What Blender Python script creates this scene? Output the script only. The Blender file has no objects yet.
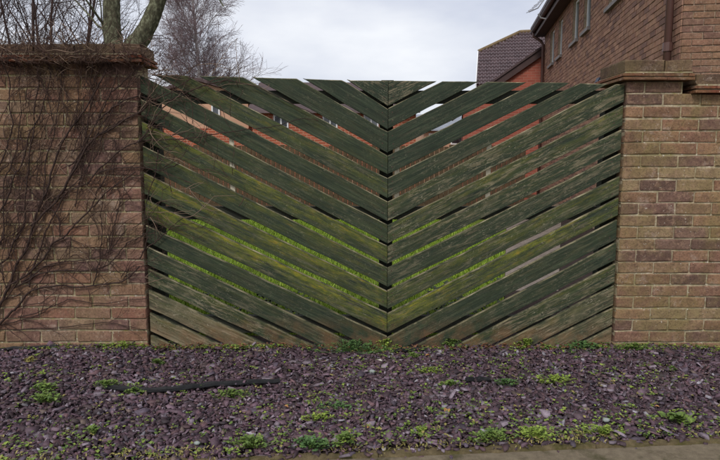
import bpy, math, random
import numpy as np
from mathutils import Vector, Matrix
R = math.radians
sc = bpy.context.scene
C = sc.collection

# ------------------------------------------------------------------ camera
FPX, CW, CH = 600.0, 720.0, 460.0
CAM_Z, PITCH = 1.19, math.atan(70 / 600.0)
cam = bpy.data.cameras.new('camera')
cam.sensor_width = 36; cam.lens = 36 * FPX / CW
cam.clip_start = 0.05; cam.clip_end = 2000
camo = bpy.data.objects.new('camera', cam); C.objects.link(camo)
camo.location = (0, 0, CAM_Z); camo.rotation_euler = (R(90) - PITCH, 0, 0)
sc.camera = camo

# ------------------------------------------------------------------ sky, sun, exposure
SUN_EL, SUN_AZ = R(46), R(205)        # azimuth measured clockwise from +Y
world = bpy.data.worlds.new('World'); sc.world = world; world.use_nodes = True
wn, wl = world.node_tree.nodes, world.node_tree.links
bg = wn['Background']; bg.inputs['Strength'].default_value = 0.1
sky = wn.new('ShaderNodeTexSky'); sky.sky_type = 'NISHITA'; sky.sun_disc = False
sky.sun_elevation = SUN_EL; sky.sun_rotation = SUN_AZ; sky.dust_density = 2.0
tc = wn.new('ShaderNodeTexCoord')
mp = wn.new('ShaderNodeMapping'); mp.inputs['Scale'].default_value = (1.0, 1.0, 2.6)
nz = wn.new('ShaderNodeTexNoise'); nz.inputs['Scale'].default_value = 3.0
nz.inputs['Detail'].default_value = 5; nz.inputs['Roughness'].default_value = 0.5
cr = wn.new('ShaderNodeValToRGB')
cr.color_ramp.elements[0].position = 0.3; cr.color_ramp.elements[0].color = (4.6, 4.95, 6.0, 1)
cr.color_ramp.elements[1].position = 0.72; cr.color_ramp.elements[1].color = (8.2, 8.3, 8.5, 1)
mx = wn.new('ShaderNodeMix'); mx.data_type = 'RGBA'; mx.inputs[0].default_value = 0.93
wl.new(tc.outputs['Generated'], mp.inputs[0]); wl.new(mp.outputs[0], nz.inputs['Vector'])
wl.new(nz.outputs['Fac'], cr.inputs[0]); wl.new(sky.outputs[0], mx.inputs[6])
wl.new(cr.outputs[0], mx.inputs[7]); wl.new(mx.outputs[2], bg.inputs['Color'])
sun = bpy.data.lights.new('sun', 'SUN'); sun.energy = 1.5; sun.angle = R(16); sun.color = (1.0, 0.96, 0.9)
suno = bpy.data.objects.new('sun', sun); C.objects.link(suno)
sd = Vector((math.sin(SUN_AZ) * math.cos(SUN_EL), math.cos(SUN_AZ) * math.cos(SUN_EL), math.sin(SUN_EL)))
suno.rotation_euler = sd.to_track_quat('Z', 'Y').to_euler()
suno.location = (0, -5, 12)
sc.view_settings.view_transform = 'Standard'; sc.view_settings.look = 'None'
sc.view_settings.exposure = 0.36; sc.view_settings.gamma = 1.0
sc.view_settings.use_curve_mapping = False

# ------------------------------------------------------------------ helpers
FW = Vector((0, math.cos(PITCH), -math.sin(PITCH))); UP = Vector((0, math.sin(PITCH), math.cos(PITCH)))
def at(px, py, Y):                     # where the sight line of a pixel meets the upright plane at distance Y
    d = FW + Vector((1, 0, 0)) * ((px - CW / 2) / FPX) - UP * ((py - CH / 2) / FPX)
    return Vector((0, 0, CAM_Z)) + d * (Y / d.y)
def on_ground(px, py, z=0.0):
    d = FW + Vector((1, 0, 0)) * ((px - CW / 2) / FPX) - UP * ((py - CH / 2) / FPX)
    return Vector((0, 0, CAM_Z)) + d * ((z - CAM_Z) / d.z)
def s2l(r, g, b):
    f = lambda c: (c / 255 / 12.92) if c / 255 <= 0.04045 else ((c / 255 + 0.055) / 1.055) ** 2.4
    return (f(r), f(g), f(b), 1.0)
def mesh(name, v, f, mat=None, mats=None, fm=None, smooth=False):
    me = bpy.data.meshes.new(name); me.from_pydata([tuple(p) for p in v], [], [tuple(q) for q in f])
    if mat: me.materials.append(mat)
    if mats:
        for m in mats: me.materials.append(m)
    if fm: me.polygons.foreach_set('material_index', fm)
    if smooth: me.polygons.foreach_set('use_smooth', [True] * len(me.polygons))
    me.update(); return me
def link(name, me, parent=None, loc=None, rot=None):
    o = bpy.data.objects.new(name, me); C.objects.link(o)
    if parent: o.parent = parent
    if loc is not None: o.location = loc
    if rot is not None: o.rotation_euler = rot
    return o
def tag(o, label=None, cat=None, group=None, kind=None):
    if label: o['label'] = label
    if cat: o['category'] = cat
    if group: o['group'] = group
    if kind: o['kind'] = kind
    return o
def thing(name, label, cat, loc=(0, 0, 0), group=None):
    return tag(link(name, None, None, loc), label, cat, group)

class MB:                               # collects plain shapes into one mesh
    def __init__(s): s.v = []; s.f = []
    def box(s, x0, x1, y0, y1, z0, z1, M=None):
        n = len(s.v)
        for z in (z0, z1):
            for x, y in ((x0, y0), (x1, y0), (x1, y1), (x0, y1)):
                p = Vector((x, y, z)); s.v.append(M @ p if M else p)
        s.f += [tuple(n + i for i in q) for q in ((3, 2, 1, 0), (4, 5, 6, 7), (0, 1, 5, 4), (1, 2, 6, 5), (2, 3, 7, 6), (3, 0, 4, 7))]
        return s
    def prism(s, poly, off):            # poly: list of 3D points (counter-clockwise seen from -off), off: extrusion vector
        n = len(s.v); k = len(poly); off = Vector(off)
        s.v += [Vector(p) for p in poly] + [Vector(p) + off for p in poly]
        s.f.append(tuple(n + i for i in range(k)))
        s.f.append(tuple(n + k + i for i in reversed(range(k))))
        for i in range(k):
            j = (i + 1) % k; s.f.append((n + i, n + k + i, n + k + j, n + j))
        return s
    def tube(s, pts, rad, n=6, cap=True):
        add_tube(s.v, s.f, pts, rad, n, cap); return s
    def build(s, name, mat, parent=None, loc=None, rot=None, smooth=False):
        return link(name, mesh(name, s.v, s.f, mat, smooth=smooth), parent, loc, rot)
def add_tube(V, F, pts, rad, n=4, cap=True):
    pts = [Vector(p) for p in pts]
    b0 = len(V); m = len(pts); ref = None
    cs = [(math.cos(2 * math.pi * i / n), math.sin(2 * math.pi * i / n)) for i in range(n)]
    for k in range(m):
        t = (pts[min(k + 1, m - 1)] - pts[max(k - 1, 0)])
        if t.length < 1e-9: t = Vector((0, 0, 1))
        t.normalize()
        if ref is None:
            ref = Vector((0, 0, 1)) if abs(t.z) < 0.8 else Vector((1, 0, 0))
        a = t.cross(ref)
        if a.length < 1e-6: a = t.cross(Vector((0.3, 0.9, 0.1)))
        a.normalize(); b = t.cross(a); ref = -b if False else ref
        r = rad[k] if hasattr(rad, '__len__') else rad
        for c, s_ in cs: V.append(pts[k] + a * (c * r) + b * (s_ * r))
    for k in range(m - 1):
        for i in range(n):
            j = (i + 1) % n
            F.append((b0 + k * n + i, b0 + k * n + j, b0 + (k + 1) * n + j, b0 + (k + 1) * n + i))
    if cap:
        F.append(tuple(b0 + i for i in reversed(range(n))))
        F.append(tuple(b0 + (m - 1) * n + i for i in range(n)))

# ------------------------------------------------------------------ materials
class NT:
    def __init__(s, name):
        s.m = bpy.data.materials.new(name); s.m.use_nodes = True
        s.n, s.l = s.m.node_tree.nodes, s.m.node_tree.links
        s.b = s.n['Principled BSDF']
    def new(s, t, **kw):
        x = s.n.new(t)
        for k, v in kw.items(): setattr(x, k, v)
        return x
    def lk(s, a, b): s.l.new(a, b)
    def noise(s, vec, scale, detail=4, rough=0.55, out='Fac', dist=0.0):
        x = s.new('ShaderNodeTexNoise'); x.inputs['Scale'].default_value = scale
        x.inputs['Detail'].default_value = detail; x.inputs['Roughness'].default_value = rough
        x.inputs['Distortion'].default_value = dist
        if vec is not None: s.lk(vec, x.inputs['Vector'])
        return x.outputs[out]
    def ramp(s, fac, stops, interp='LINEAR'):
        x = s.new('ShaderNodeValToRGB'); e = x.color_ramp.elements; x.color_ramp.interpolation = interp
        while len(e) < len(stops): e.new(0.5)
        for q, (p, c) in zip(e, stops):
            q.position = p; q.color = c if hasattr(c, '__len__') else (c, c, c, 1)
        s.lk(fac, x.inputs[0]); return x.outputs[0]
    def mix(s, fac, a, b, blend='MIX'):
        x = s.new('ShaderNodeMix', data_type='RGBA', blend_type=blend)
        for i, q in ((0, fac), (6, a), (7, b)):
            if hasattr(q, 'is_linked') or hasattr(q, 'node'): s.lk(q, x.inputs[i])
            else: x.inputs[i].default_value = q
        return x.outputs[2]
    def math(s, op, a, b=0.5, clamp=False):
        x = s.new('ShaderNodeMath', operation=op, use_clamp=clamp)
        for i, q in ((0, a), (1, b)):
            if hasattr(q, 'node'): s.lk(q, x.inputs[i])
            else: x.inputs[i].default_value = q
        return x.outputs[0]
    def bump(s, h, strength=0.3, dist=0.01):
        x = s.new('ShaderNodeBump'); x.inputs['Strength'].default_value = strength; x.inputs['Distance'].default_value = dist
        s.lk(h, x.inputs['Height']); s.lk(x.outputs[0], s.b.inputs['Normal'])
    def done(s, col, rough=0.85, spec=0.3):
        if hasattr(col, 'node'): s.lk(col, s.b.inputs['Base Color'])
        else: s.b.inputs['Base Color'].default_value = col
        if hasattr(rough, 'node'): s.lk(rough, s.b.inputs['Roughness'])
        else: s.b.inputs['Roughness'].default_value = rough
        s.b.inputs['Specular IOR Level'].default_value = spec
        return s.m
    def pos(s): return s.new('ShaderNodeNewGeometry').outputs['Position']
    def objc(s): return s.new('ShaderNodeTexCoord').outputs['Object']
    def rnd(s): return s.new('ShaderNodeObjectInfo').outputs['Random']
    def attr(s, name, typ='OBJECT', out='Fac'):
        x = s.new('ShaderNodeAttribute', attribute_type=typ, attribute_name=name); return x.outputs[out]
    def scalev(s, vec, sc3):
        x = s.new('ShaderNodeMapping'); x.inputs['Scale'].default_value = sc3; s.lk(vec, x.inputs[0]); return x.outputs[0]

def simple(name, col, rough=0.7, var=0.25, scale=12, bump=0.15, spec=0.3, metallic=0.0):
    t = NT(name); p = t.objc()
    dark = tuple(c * (1 - var) for c in col[:3]) + (1,); light = tuple(min(1, c * (1 + var)) for c in col[:3]) + (1,)
    c = t.ramp(t.noise(p, scale, 5, 0.6), [(0.3, dark), (0.7, light)])
    if bump: t.bump(t.noise(p, scale * 6, 3), bump, 0.004)
    m = t.done(c, rough, spec); t.b.inputs['Metallic'].default_value = metallic; return m

def brick_mat(name, cols, algae=0.5, dark=0.0):
    t = NT(name); p = t.pos(); ob = t.objc(); r = t.rnd()
    n = len(cols)
    c = t.ramp(r, [(i / n, s2l(q[0] * 0.95, q[1] * 0.965, q[2] * 0.95)) for i, q in enumerate(cols)], 'CONSTANT')
    seed = t.new('ShaderNodeVectorMath', operation='ADD'); t.lk(ob, seed.inputs[0])
    comb = t.new('ShaderNodeCombineXYZ'); t.lk(t.math('MULTIPLY', r, 37.0), comb.inputs[0]); t.lk(t.math('MULTIPLY', r, 91.0), comb.inputs[2])
    t.lk(comb.outputs[0], seed.inputs[1]); q = seed.outputs[0]
    c = t.mix(t.ramp(t.noise(q, 11, 6, 0.72), [(0.42, 0.0), (0.68, 0.7)]), c, s2l(104, 78, 66))
    c = t.mix(t.ramp(t.noise(q, 26, 6, 0.75), [(0.5, 0.0), (0.66, 0.6)]), c, s2l(172, 140, 116))
    # algae and lime bloom that run over bricks and joints alike
    c = t.mix(t.ramp(t.noise(p, 3.1, 8, 0.7), [(0.44, 0.0), (0.63, algae)]), c, s2l(130, 116, 76))
    c = t.mix(t.ramp(t.noise(p, 7.0, 8, 0.75), [(0.57, 0.0), (0.67, 0.6)]), c, s2l(182, 162, 146))
    c = t.mix(t.ramp(t.noise(p, 5.5, 7, 0.7), [(0.34, 0.35), (0.48, 0.0)]), c, s2l(84, 66, 56))
    c = t.mix(t.ramp(t.noise(p, 90, 5, 0.7), [(0.34, 0.55), (0.52, 0.0)]), c, s2l(54, 42, 36))
    c = t.mix(t.ramp(t.noise(p, 62, 3, 0.6), [(0.68, 0.0), (0.72, 0.8)]), c, s2l(206, 196, 180))
    if dark: c = t.mix(t.ramp(t.noise(p, 3.4, 5, 0.6), [(0.35, dark), (0.65, 0.1)]), c, s2l(58, 44, 38))
    h = t.math('ADD', t.noise(p, 150, 4, 0.7), t.math('MULTIPLY', t.noise(q, 30, 4, 0.6), 1.5))
    t.bump(h, 0.55, 0.006)
    return t.done(c, 0.9, 0.2)
def mortar_mat(name, col, algae=0.5):
    t = NT(name); p = t.pos()
    c = t.ramp(t.noise(p, 22, 7, 0.72), [(0.34, s2l(*[x * 0.66 for x in col])), (0.6, s2l(*col))])
    c = t.mix(t.ramp(t.noise(p, 3.1, 8, 0.7), [(0.38, 0.0), (0.6, algae)]), c, s2l(122, 114, 62))
    c = t.mix(t.ramp(t.noise(p, 40, 5, 0.7), [(0.56, 0.0), (0.66, 0.75)]), c, s2l(150, 142, 84))
    c = t.mix(t.ramp(t.noise(p, 62, 3, 0.6), [(0.62, 0.0), (0.68, 0.85)]), c, s2l(214, 206, 190))
    t.bump(t.noise(p, 120, 5, 0.7), 0.6, 0.008)
    return t.done(c, 0.95, 0.15)
M = {}
M['brick_r'] = brick_mat('red_brown_brick', [(154, 116, 94), (146, 108, 90), (138, 104, 82), (164, 126, 98), (126, 96, 86), (154, 130, 98), (108, 84, 75), (156, 112, 92), (150, 122, 94), (132, 104, 92), (162, 138, 106), (142, 104, 88)], 0.7)
M['brick_l'] = brick_mat('dull_brick', [(146, 110, 96), (132, 98, 88), (140, 100, 90), (150, 116, 92), (122, 92, 88), (142, 116, 98), (110, 84, 80), (148, 104, 88)], 0.35)
M['mortar_r'] = mortar_mat('pale_mortar', (200, 184, 158), 0.6)
M['mortar_l'] = mortar_mat('dirty_mortar', (184, 168, 142), 0.5)
M['coping'] = brick_mat('coping_brick', [(122, 98, 82), (112, 90, 76), (130, 104, 84)], 0.6, 0.5)
M['tile'] = brick_mat('creasing_tile', [(150, 84, 60), (138, 76, 56), (128, 84, 62)], 0.45, 0.2)

def wood_mat():
    t = NT('green_stained_board'); ob = t.objc(); p = t.pos(); r = t.rnd()
    off = t.new('ShaderNodeCombineXYZ'); t.lk(t.math('MULTIPLY', r, 50.0), off.inputs[0]); t.lk(t.math('MULTIPLY', r, 23.0), off.inputs[2])
    ad = t.new('ShaderNodeVectorMath', operation='ADD'); t.lk(ob, ad.inputs[0]); t.lk(off.outputs[0], ad.inputs[1]); q = ad.outputs[0]
    gr = t.noise(t.scalev(q, (3.0, 85, 85)), 1.0, 8, 0.7, dist=0.3)
    gr2 = t.noise(t.scalev(q, (9, 260, 260)), 1.0, 4, 0.7)
    c = t.ramp(gr, [(0.3, s2l(26, 35, 27)), (0.5, s2l(42, 53, 39)), (0.7, s2l(68, 79, 59))])
    c = t.mix(t.ramp(t.noise(q, 4.0, 6, 0.7), [(0.5, 0.0), (0.7, 0.5)]), c, s2l(56, 58, 42))
    c = t.mix(t.ramp(gr2, [(0.3, 0.55), (0.52, 0.0)]), c, s2l(28, 32, 26))
    # olive algae film
    moss = t.attr('moss'); wear = t.attr('wear')
    zs = t.new('ShaderNodeSeparateXYZ'); t.lk(ob, zs.inputs[0]); zr = t.new('ShaderNodeMapRange'); zr.inputs[1].default_value = -0.045; zr.inputs[2].default_value = 0.05; zr.inputs[3].default_value = 0.25; zr.inputs[4].default_value = 1.25; t.lk(zs.outputs[2], zr.inputs[0])
    alg = t.math('MULTIPLY', t.ramp(t.noise(t.scalev(q, (2.6, 24, 24)), 1.0, 10, 0.78), [(0.42, 0.0), (0.58, 1.0)]), t.math('MULTIPLY', moss, zr.outputs[0]), True)
    c = t.mix(alg, c, t.ramp(t.noise(t.scalev(q, (10, 34, 34)), 1.0, 7, 0.78), [(0.35, s2l(58, 70, 30)), (0.53, s2l(108, 112, 34)), (0.68, s2l(164, 136, 42))]))
    # bare, weathered wood where the stain has gone
    wr = t.ramp(t.noise(t.scalev(q, (7, 55, 55)), 1.0, 9, 0.78, dist=0.9), [(0.49, 0.0), (0.58, 1.0)])
    wr = t.math('MULTIPLY', t.math('MULTIPLY', wr, t.ramp(t.noise(q, 5, 4, 0.6), [(0.4, 0.25), (0.58, 1.0)])), wear, True)
    c = t.mix(wr, c, t.ramp(gr, [(0.3, s2l(104, 94, 72)), (0.55, s2l(152, 138, 112)), (0.75, s2l(186, 172, 146))]))
    w2 = t.math('MULTIPLY', t.math('SUBTRACT', wear, 0.72, True), t.ramp(t.noise(t.scalev(q, (3, 14, 14)), 1.0, 8, 0.75), [(0.4, 0.4), (0.6, 2.6)]), True)
    c = t.mix(w2, c, t.ramp(gr, [(0.3, s2l(92, 82, 62)), (0.55, s2l(136, 122, 96)), (0.75, s2l(166, 152, 124))]))
    # small pale flakes and scratches
    fl = t.ramp(t.noise(t.scalev(q, (26, 70, 70)), 1.0, 6, 0.8, dist=2.2), [(0.575, 0.0), (0.62, 0.9)])
    fl = t.math('MULTIPLY', fl, t.ramp(t.noise(q, 7, 4, 0.6), [(0.45, 0.08), (0.56, 1.0)]))
    fl = t.math('MULTIPLY', fl, t.math('ADD', t.math('MULTIPLY', wear, 1.1), 0.22), True)
    c = t.mix(fl, c, s2l(160, 152, 128))
    # earth splash on the lowest ends
    sx = t.new('ShaderNodeSeparateXYZ'); t.lk(p, sx.inputs[0])
    mr = t.new('ShaderNodeMapRange'); mr.inputs[1].default_value = 0.22; mr.inputs[2].default_value = -0.02; t.lk(sx.outputs[2], mr.inputs[0])
    sp = t.math('MULTIPLY', mr.outputs[0], t.ramp(t.noise(p, 7, 5, 0.7), [(0.4, 0.0), (0.62, 0.85)]))
    c = t.mix(sp, c, s2l(126, 88, 60))
    t.bump(t.math('ADD', gr, t.math('MULTIPLY', gr2, 0.6)), 0.5, 0.004)
    return t.done(c, 0.78, 0.3)
M['board'] = wood_mat()
def edge_mat():
    t = NT('weathered_board_edge'); q = t.objc(); gr = t.noise(t.scalev(q, (6, 40, 40)), 1.0, 6, 0.7)
    c = t.ramp(gr, [(0.3, s2l(72, 70, 52)), (0.5, s2l(124, 116, 90)), (0.7, s2l(178, 168, 140))])
    c = t.mix(t.ramp(t.noise(t.pos(), 7, 6, 0.7), [(0.42, 0.9), (0.56, 0.0)]), c, s2l(50, 56, 42))
    t.bump(gr, 0.4, 0.003); return t.done(c, 0.9, 0.2)
M['edge'] = edge_mat()
M['rail'] = simple('dark_stained_rail', s2l(40, 42, 34), 0.85, 0.35, 9)
M['lath'] = simple('pale_weathered_lath', s2l(200, 192, 170), 0.9, 0.3, 18)
M['stem'] = simple('creeper_bark', s2l(54, 40, 35), 0.85, 0.6, 30, 0.3)
M['twig'] = simple('creeper_twig_bark', s2l(68, 50, 43), 0.85, 0.6, 9, 0.0)
M['twig_pale'] = simple('dead_twig_bark', s2l(126, 106, 90), 0.9, 0.35, 8, 0.0)
def bark_mat(name, a, b, c3, scale=9):
    t = NT(name); p = t.objc()
    c = t.ramp(t.noise(t.scalev(p, (1, 1, 0.6)), scale, 7, 0.7), [(0.3, s2l(*a)), (0.5, s2l(*b)), (0.7, s2l(*c3))])
    t.bump(t.noise(t.scalev(p, (1, 1, 0.35)), scale * 5, 5, 0.7), 0.7, 0.01)
    return t.done(c, 0.92, 0.2)
M['bark'] = bark_mat('lichened_bark', (40, 38, 30), (84, 82, 64), (140, 142, 116), 42)
M['bare'] = bark_mat('bare_tree_bark', (52, 40, 40), (74, 58, 56), (96, 80, 76))
M['birch_bark'] = bark_mat('birch_bark', (96, 86, 84), (178, 172, 170), (206, 202, 200), 5)
M['birch_twig'] = bark_mat('birch_twig_bark', (104, 88, 90), (130, 112, 114), (150, 134, 136))

def chip_mat():
    t = NT('purple_slate'); c = t.attr('col', 'GEOMETRY', 'Color'); p = t.pos()
    c = t.mix(t.ramp(t.noise(p, 60, 5, 0.7), [(0.35, 0.45), (0.6, 0.0)]), c, s2l(48, 40, 42))
    c = t.mix(t.ramp(t.noise(p, 4, 5, 0.7), [(0.55, 0.0), (0.75, 0.3)]), c, s2l(92, 84, 62))
    t.bump(t.noise(t.scalev(p, (1, 1, 3)), 160, 4, 0.7), 0.35, 0.004)
    return t.done(c, 0.62, 0.4)
M['chip'] = chip_mat()
def leaf_mat(name, a, b):
    t = NT(name); p = t.pos()
    c = t.ramp(t.noise(p, 38, 3), [(0.35, s2l(*a)), (0.65, s2l(*b))])
    m = t.done(c, 0.6, 0.35)
    t.b.inputs['Subsurface Weight'].default_value = 0.0
    return m
M['leaf'] = leaf_mat('weed_leaf', (66, 88, 40), (114, 134, 62))
M['leaf_dark'] = leaf_mat('dark_weed_leaf', (56, 84, 46), (92, 122, 66))
M['leaf_lime'] = leaf_mat('lime_weed_leaf', (98, 122, 46), (142, 158, 68))
M['leaf_straw'] = leaf_mat('yellowed_weed_leaf', (112, 108, 58), (154, 142, 84))
M['grass'] = leaf_mat('grass_blade', (86, 118, 28), (152, 174, 54))
def ground_mat(name, a, b, scale=8, bump=0.5, extra=None):
    t = NT(name); p = t.pos()
    c = t.ramp(t.noise(p, scale, 7, 0.7), [(0.3, s2l(*a)), (0.7, s2l(*b))])
    c = t.mix(t.ramp(t.noise(p, scale * 14, 4, 0.7), [(0.35, 0.5), (0.6, 0.0)]), c, s2l(*[x * 0.5 for x in a]))
    if extra: c = t.mix(t.ramp(t.noise(p, extra[1], 6, 0.7), [(extra[2], 0.0), (extra[2] + 0.15, 0.85)]), c, s2l(*extra[0]))
    t.bump(t.noise(p, scale * 22, 5, 0.75), bump, 0.012)
    return t.done(c, 0.95, 0.15)
M['soil'] = ground_mat('dark_soil', (46, 38, 36), (70, 58, 54), 12)
M['earth'] = ground_mat('earth', (84, 78, 58), (104, 98, 70), 1.2)
M['asphalt'] = ground_mat('mossy_asphalt', (140, 126, 106), (184, 168, 142), 30, 0.9, ((84, 82, 50), 6, 0.52))
M['kerb'] = ground_mat('mossy_concrete', (112, 98, 72), (164, 146, 110), 26, 0.9, ((96, 94, 48), 9, 0.48))
M['lawn'] = ground_mat('lawn_turf', (78, 96, 34), (126, 140, 54), 3, 0.6, ((110, 104, 60), 2, 0.55))
M['patio'] = ground_mat('patio_paving', (118, 106, 98), (150, 138, 128), 4, 0.3)
M['black'] = simple('black_plastic_sheet', s2l(22, 22, 24), 0.6, 0.4, 30, 0.3, 0.25)

# ================================================================== THE SETTING
WY = 3.68                                # front face of the garden walls
def sheet(name, pts, z, mat, kind='structure'):
    o = link(name, mesh(name, [(x, y, z) for x, y in pts], [tuple(range(len(pts)))], mat)); o['kind'] = kind; return o
def kerb_y(x): return 2.36 + 0.085 * x   # front edge of the slate bed (it runs slightly askew to the wall)
sheet('ground', [(-400, -60), (400, -60), (400, 900), (-400, 900)], -0.16, M['earth'])
sheet('pavement', [(-9, -3), (9, -3), (9, kerb_y(9) - 0.05), (-9, kerb_y(-9) - 0.05)], -0.012, M['asphalt'])
# undulating soil under the slate
def bed_h(x, y):
    return 0.010 * math.sin(2.1 * x + 1.3) * math.cos(2.6 * y) + 0.007 * math.sin(5.3 * x - 2.2 * y) - 0.022 + 0.02 * max(0.0, min(1.0, (y - 2.6) / 1.0)) * 0.5
bv, bf = [], []
NX, NY = 90, 24
for j in range(NY + 1):
    for i in range(NX + 1):
        x = -4.5 + 9.0 * i / NX; y0 = kerb_y(x) + 0.0; y = y0 + (WY + 0.35 - y0) * j / NY
        bv.append((x, y, bed_h(x, y)))
for j in range(NY):
    for i in range(NX):
        a = j * (NX + 1) + i; bf.append((a, a + 1, a + NX + 2, a + NX + 1))
tag(link('slate_bed', mesh('slate_bed', bv, bf, M['soil'], smooth=True)), kind='structure')
# concrete edging between bed and pavement, worn lengths butted end to end
rk = random.Random(5)
kerb = tag(link('kerb', None), kind='structure')
x = -4.5
while x < 4.5:
    L = 0.915; m = MB(); ks = 44
    for k in range(ks + 1):
        u = x + 0.0015 + (L - 0.003) * k / ks; yk = kerb_y(u); w = [rk.uniform(-0.006, 0.006) + 0.007 * math.sin(u * 23 + q_) * math.sin(u * 9.1 + 2 * q_) for q_ in range(4)]
        e = 0.5 if k in (0, ks) else 0
        m.v += [(u, yk - 0.052 + w[0], -0.1), (u, yk - 0.052 + w[0], -0.014 + w[1] * 0.7 - 0.006), (u, yk - 0.044 + w[0], -0.004 + w[1] * 0.7),
                (u, yk - 0.006 + w[2], -0.003 + w[3] * 0.7), (u, yk + 0.001 + w[2], -0.012 + w[3] * 0.7), (u, yk + 0.002 + w[2], -0.1)]
    for k in range(ks):
        for i in range(5): a = k * 6 + i; m.f.append((a, a + 6, a + 7, a + 1))
    m.f += [(0, 1, 2, 3, 4, 5), tuple(ks * 6 + i for i in (5, 4, 3, 2, 1, 0))]
    m.build('kerb_stone', M['kerb'], kerb); x += L
LAWN_R = lambda y: 0.245 * y
sheet('lawn', [(-12, WY + 0.30), (LAWN_R(WY + 0.3), WY + 0.30), (LAWN_R(13.2), 13.2), (-12, 13.2)], -0.05, M['lawn'])
sheet('path', [(LAWN_R(5.6) + 0.005, 5.6), (0.337 * 5.6, 5.6), (0.337 * 13.2, 13.2), (LAWN_R(13.2) + 0.005, 13.2)], -0.045, M['patio'])
sheet('flower_bed', [(LAWN_R(WY + .3) + 0.005, WY + 0.30), (8, WY + 0.30), (8, 13.2), (0.337 * 13.2 + 0.005, 13.2), (0.337 * 5.6 + 0.005, 5.595), (LAWN_R(5.595) + 0.005, 5.595)], -0.047, M['soil'])

# ================================================================== BRICK WALLS
def brick_mesh(name, L, H, D, seed, mat, jit=0.0034):
    """chamfered, slightly knocked-about brick; front at y=0, x and z centred"""
    r = random.Random(seed); c = 0.0045; v = []; f = []
    xs = (-L / 2, -L / 2 + c, 0, L / 2 - c, L / 2); zs = (-H / 2, -H / 2 + c, H / 2 - c, H / 2)
    idx = {}
    for j, z in enumerate(zs):
        for i, x in enumerate(xs):
            ed = i in (0, 4) or j in (0, 3); corner = i in (0, 4) and j in (0, 3)
            y = (c if ed else 0.0) + (r.uniform(0.001, 0.008) if corner else 0)
            idx[i, j] = len(v)
            v.append((x + r.uniform(-jit, jit), y + r.uniform(-jit, jit) * 0.7, z + r.uniform(-jit, jit)))
    for j in range(3):
        for i in range(4):
            f.append((idx[i, j], idx[i + 1, j], idx[i + 1, j + 1], idx[i, j + 1]))
    rim = [idx[i, 0] for i in range(5)] + [idx[4, 1], idx[4, 2]] + [idx[i, 3] for i in reversed(range(5))] + [idx[0, 2], idx[0, 1]]
    b0 = len(v); v += [(v[k][0], D, v[k][2]) for k in rim]; n = len(rim)
    for k in range(n): f.append((rim[k], b0 + k, b0 + (k + 1) % n, rim[(k + 1) % n]))
    return mesh(name, v, f, mat)
PIT_X, PIT_Z, BL, BH = 0.225, 0.0748, 0.2155, 0.0645
def garden_wall(root, edge_x, far_x, courses, z0, bmat, mmat, seed, y=WY, thick=0.215, PIT_Z=0.0748):
    """stretcher bond from the gate opening edge_x outwards to far_x"""
    rr = random.Random(seed); s = 1 if far_x > edge_x else -1
    BH = PIT_Z - 0.0103
    full = [brick_mesh('brick', BL, BH, 0.1, seed * 50 + i, bmat) for i in range(7)]
    half = [brick_mesh('brick', BL / 2 - 0.004, BH, 0.1, seed * 50 + 20 + i, bmat) for i in range(4)]
    top = z0 + courses * PIT_Z
    lo, hi = sorted((edge_x + s * 0.006, far_x))
    MB().box(lo, hi, y + 0.0075, y + thick, -0.16, top - 0.004).build('mortar', mmat, root)
    for c in range(courses):
        z = z0 + (c + 0.5) * PIT_Z; u = 0.0
        zz = z + rr.uniform(-0.0015, 0.0015)
        first = (c % 2 == 0)
        while u < abs(far_x - edge_x):
            if first and u == 0: me, w = rr.choice(half), PIT_X / 2
            else: me, w = rr.choice(full), PIT_X
            o = link('brick', me, root, (edge_x + s * (u + w / 2), y + rr.uniform(-0.0025, 0.002), zz + rr.uniform(-0.0012, 0.0012)),
                     (0, R(rr.uniform(-0.35, 0.35)), R(rr.uniform(-0.5, 0.5))))
            u += w
    return top
def coping(root, x0, x1, z, ybase, dp, seed, oh=0.045, end=None, tl=0.262, ch=0.078, open_end=None):
    """two layers of creasing tile and a course of coping bricks; oh = overhang"""
    rr = random.Random(seed); y0 = ybase - oh; y1 = ybase + dp + oh
    for k in range(2):
        u = x0 + (-(tl / 2) if k else 0)
        a0 = z + 0.002 + k * 0.0225
        while u < x1 - 0.02:
            a, b = max(u, x0) + 0.002, min(u + tl, x1) - 0.002
            q = rr.uniform(-0.004, 0.004); dz = rr.uniform(-0.0015, 0.0015)
            m = MB().box(a, b, y0 + q + (0.006 if k else 0), y1, a0 + dz, a0 + 0.0155 + dz)
            m.build('creasing_tile', M['tile'], root); u += tl
    MB().box(x0 + 0.02, x1 - 0.012, y0 + 0.018, y1 - 0.02, z + 0.0195, z + 0.0225).build('mortar_bed', M['mortar_r'], root)
    MB().box(x0 + 0.02, x1 - 0.012, y0 + 0.012, y1 - 0.02, z + 0.0425, z + 0.05).build('mortar_bed', M['mortar_r'], root)
    u = x0 + 0.012; zc = z + 0.0505
    cm = [brick_mesh('coping_brick', 0.232, ch, y1 - y0 - 0.06, seed * 9 + i, M['coping'], 0.004) for i in range(4)]
    while u < x1 - 0.03:
        w = 0.24
        last = u + w > x1
        if last:
            w = x1 - u - 0.006
            me = brick_mesh('coping_brick', max(w - 0.008, 0.02), ch, y1 - y0 - 0.06, seed * 9 + 7, M['coping'], 0.004)
        else: me = rr.choice(cm)
        link('coping_brick', me, root, (u + w / 2, y0 + 0.02 + rr.uniform(-0.002, 0.003), zc + ch / 2), (0, R(rr.uniform(-0.5, 0.5)), 0))
        u += w
LX = 0.5 * (at(138, 75, WY).x + at(147, 345, WY).x)
RX = 0.5 * (at(627, 85, WY).x + at(613, 348, WY).x)
Z0 = -0.028
lw = thing('brick_wall', 'weathered brick garden wall overgrown with bare creeper, left of the gate', 'wall')
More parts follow.
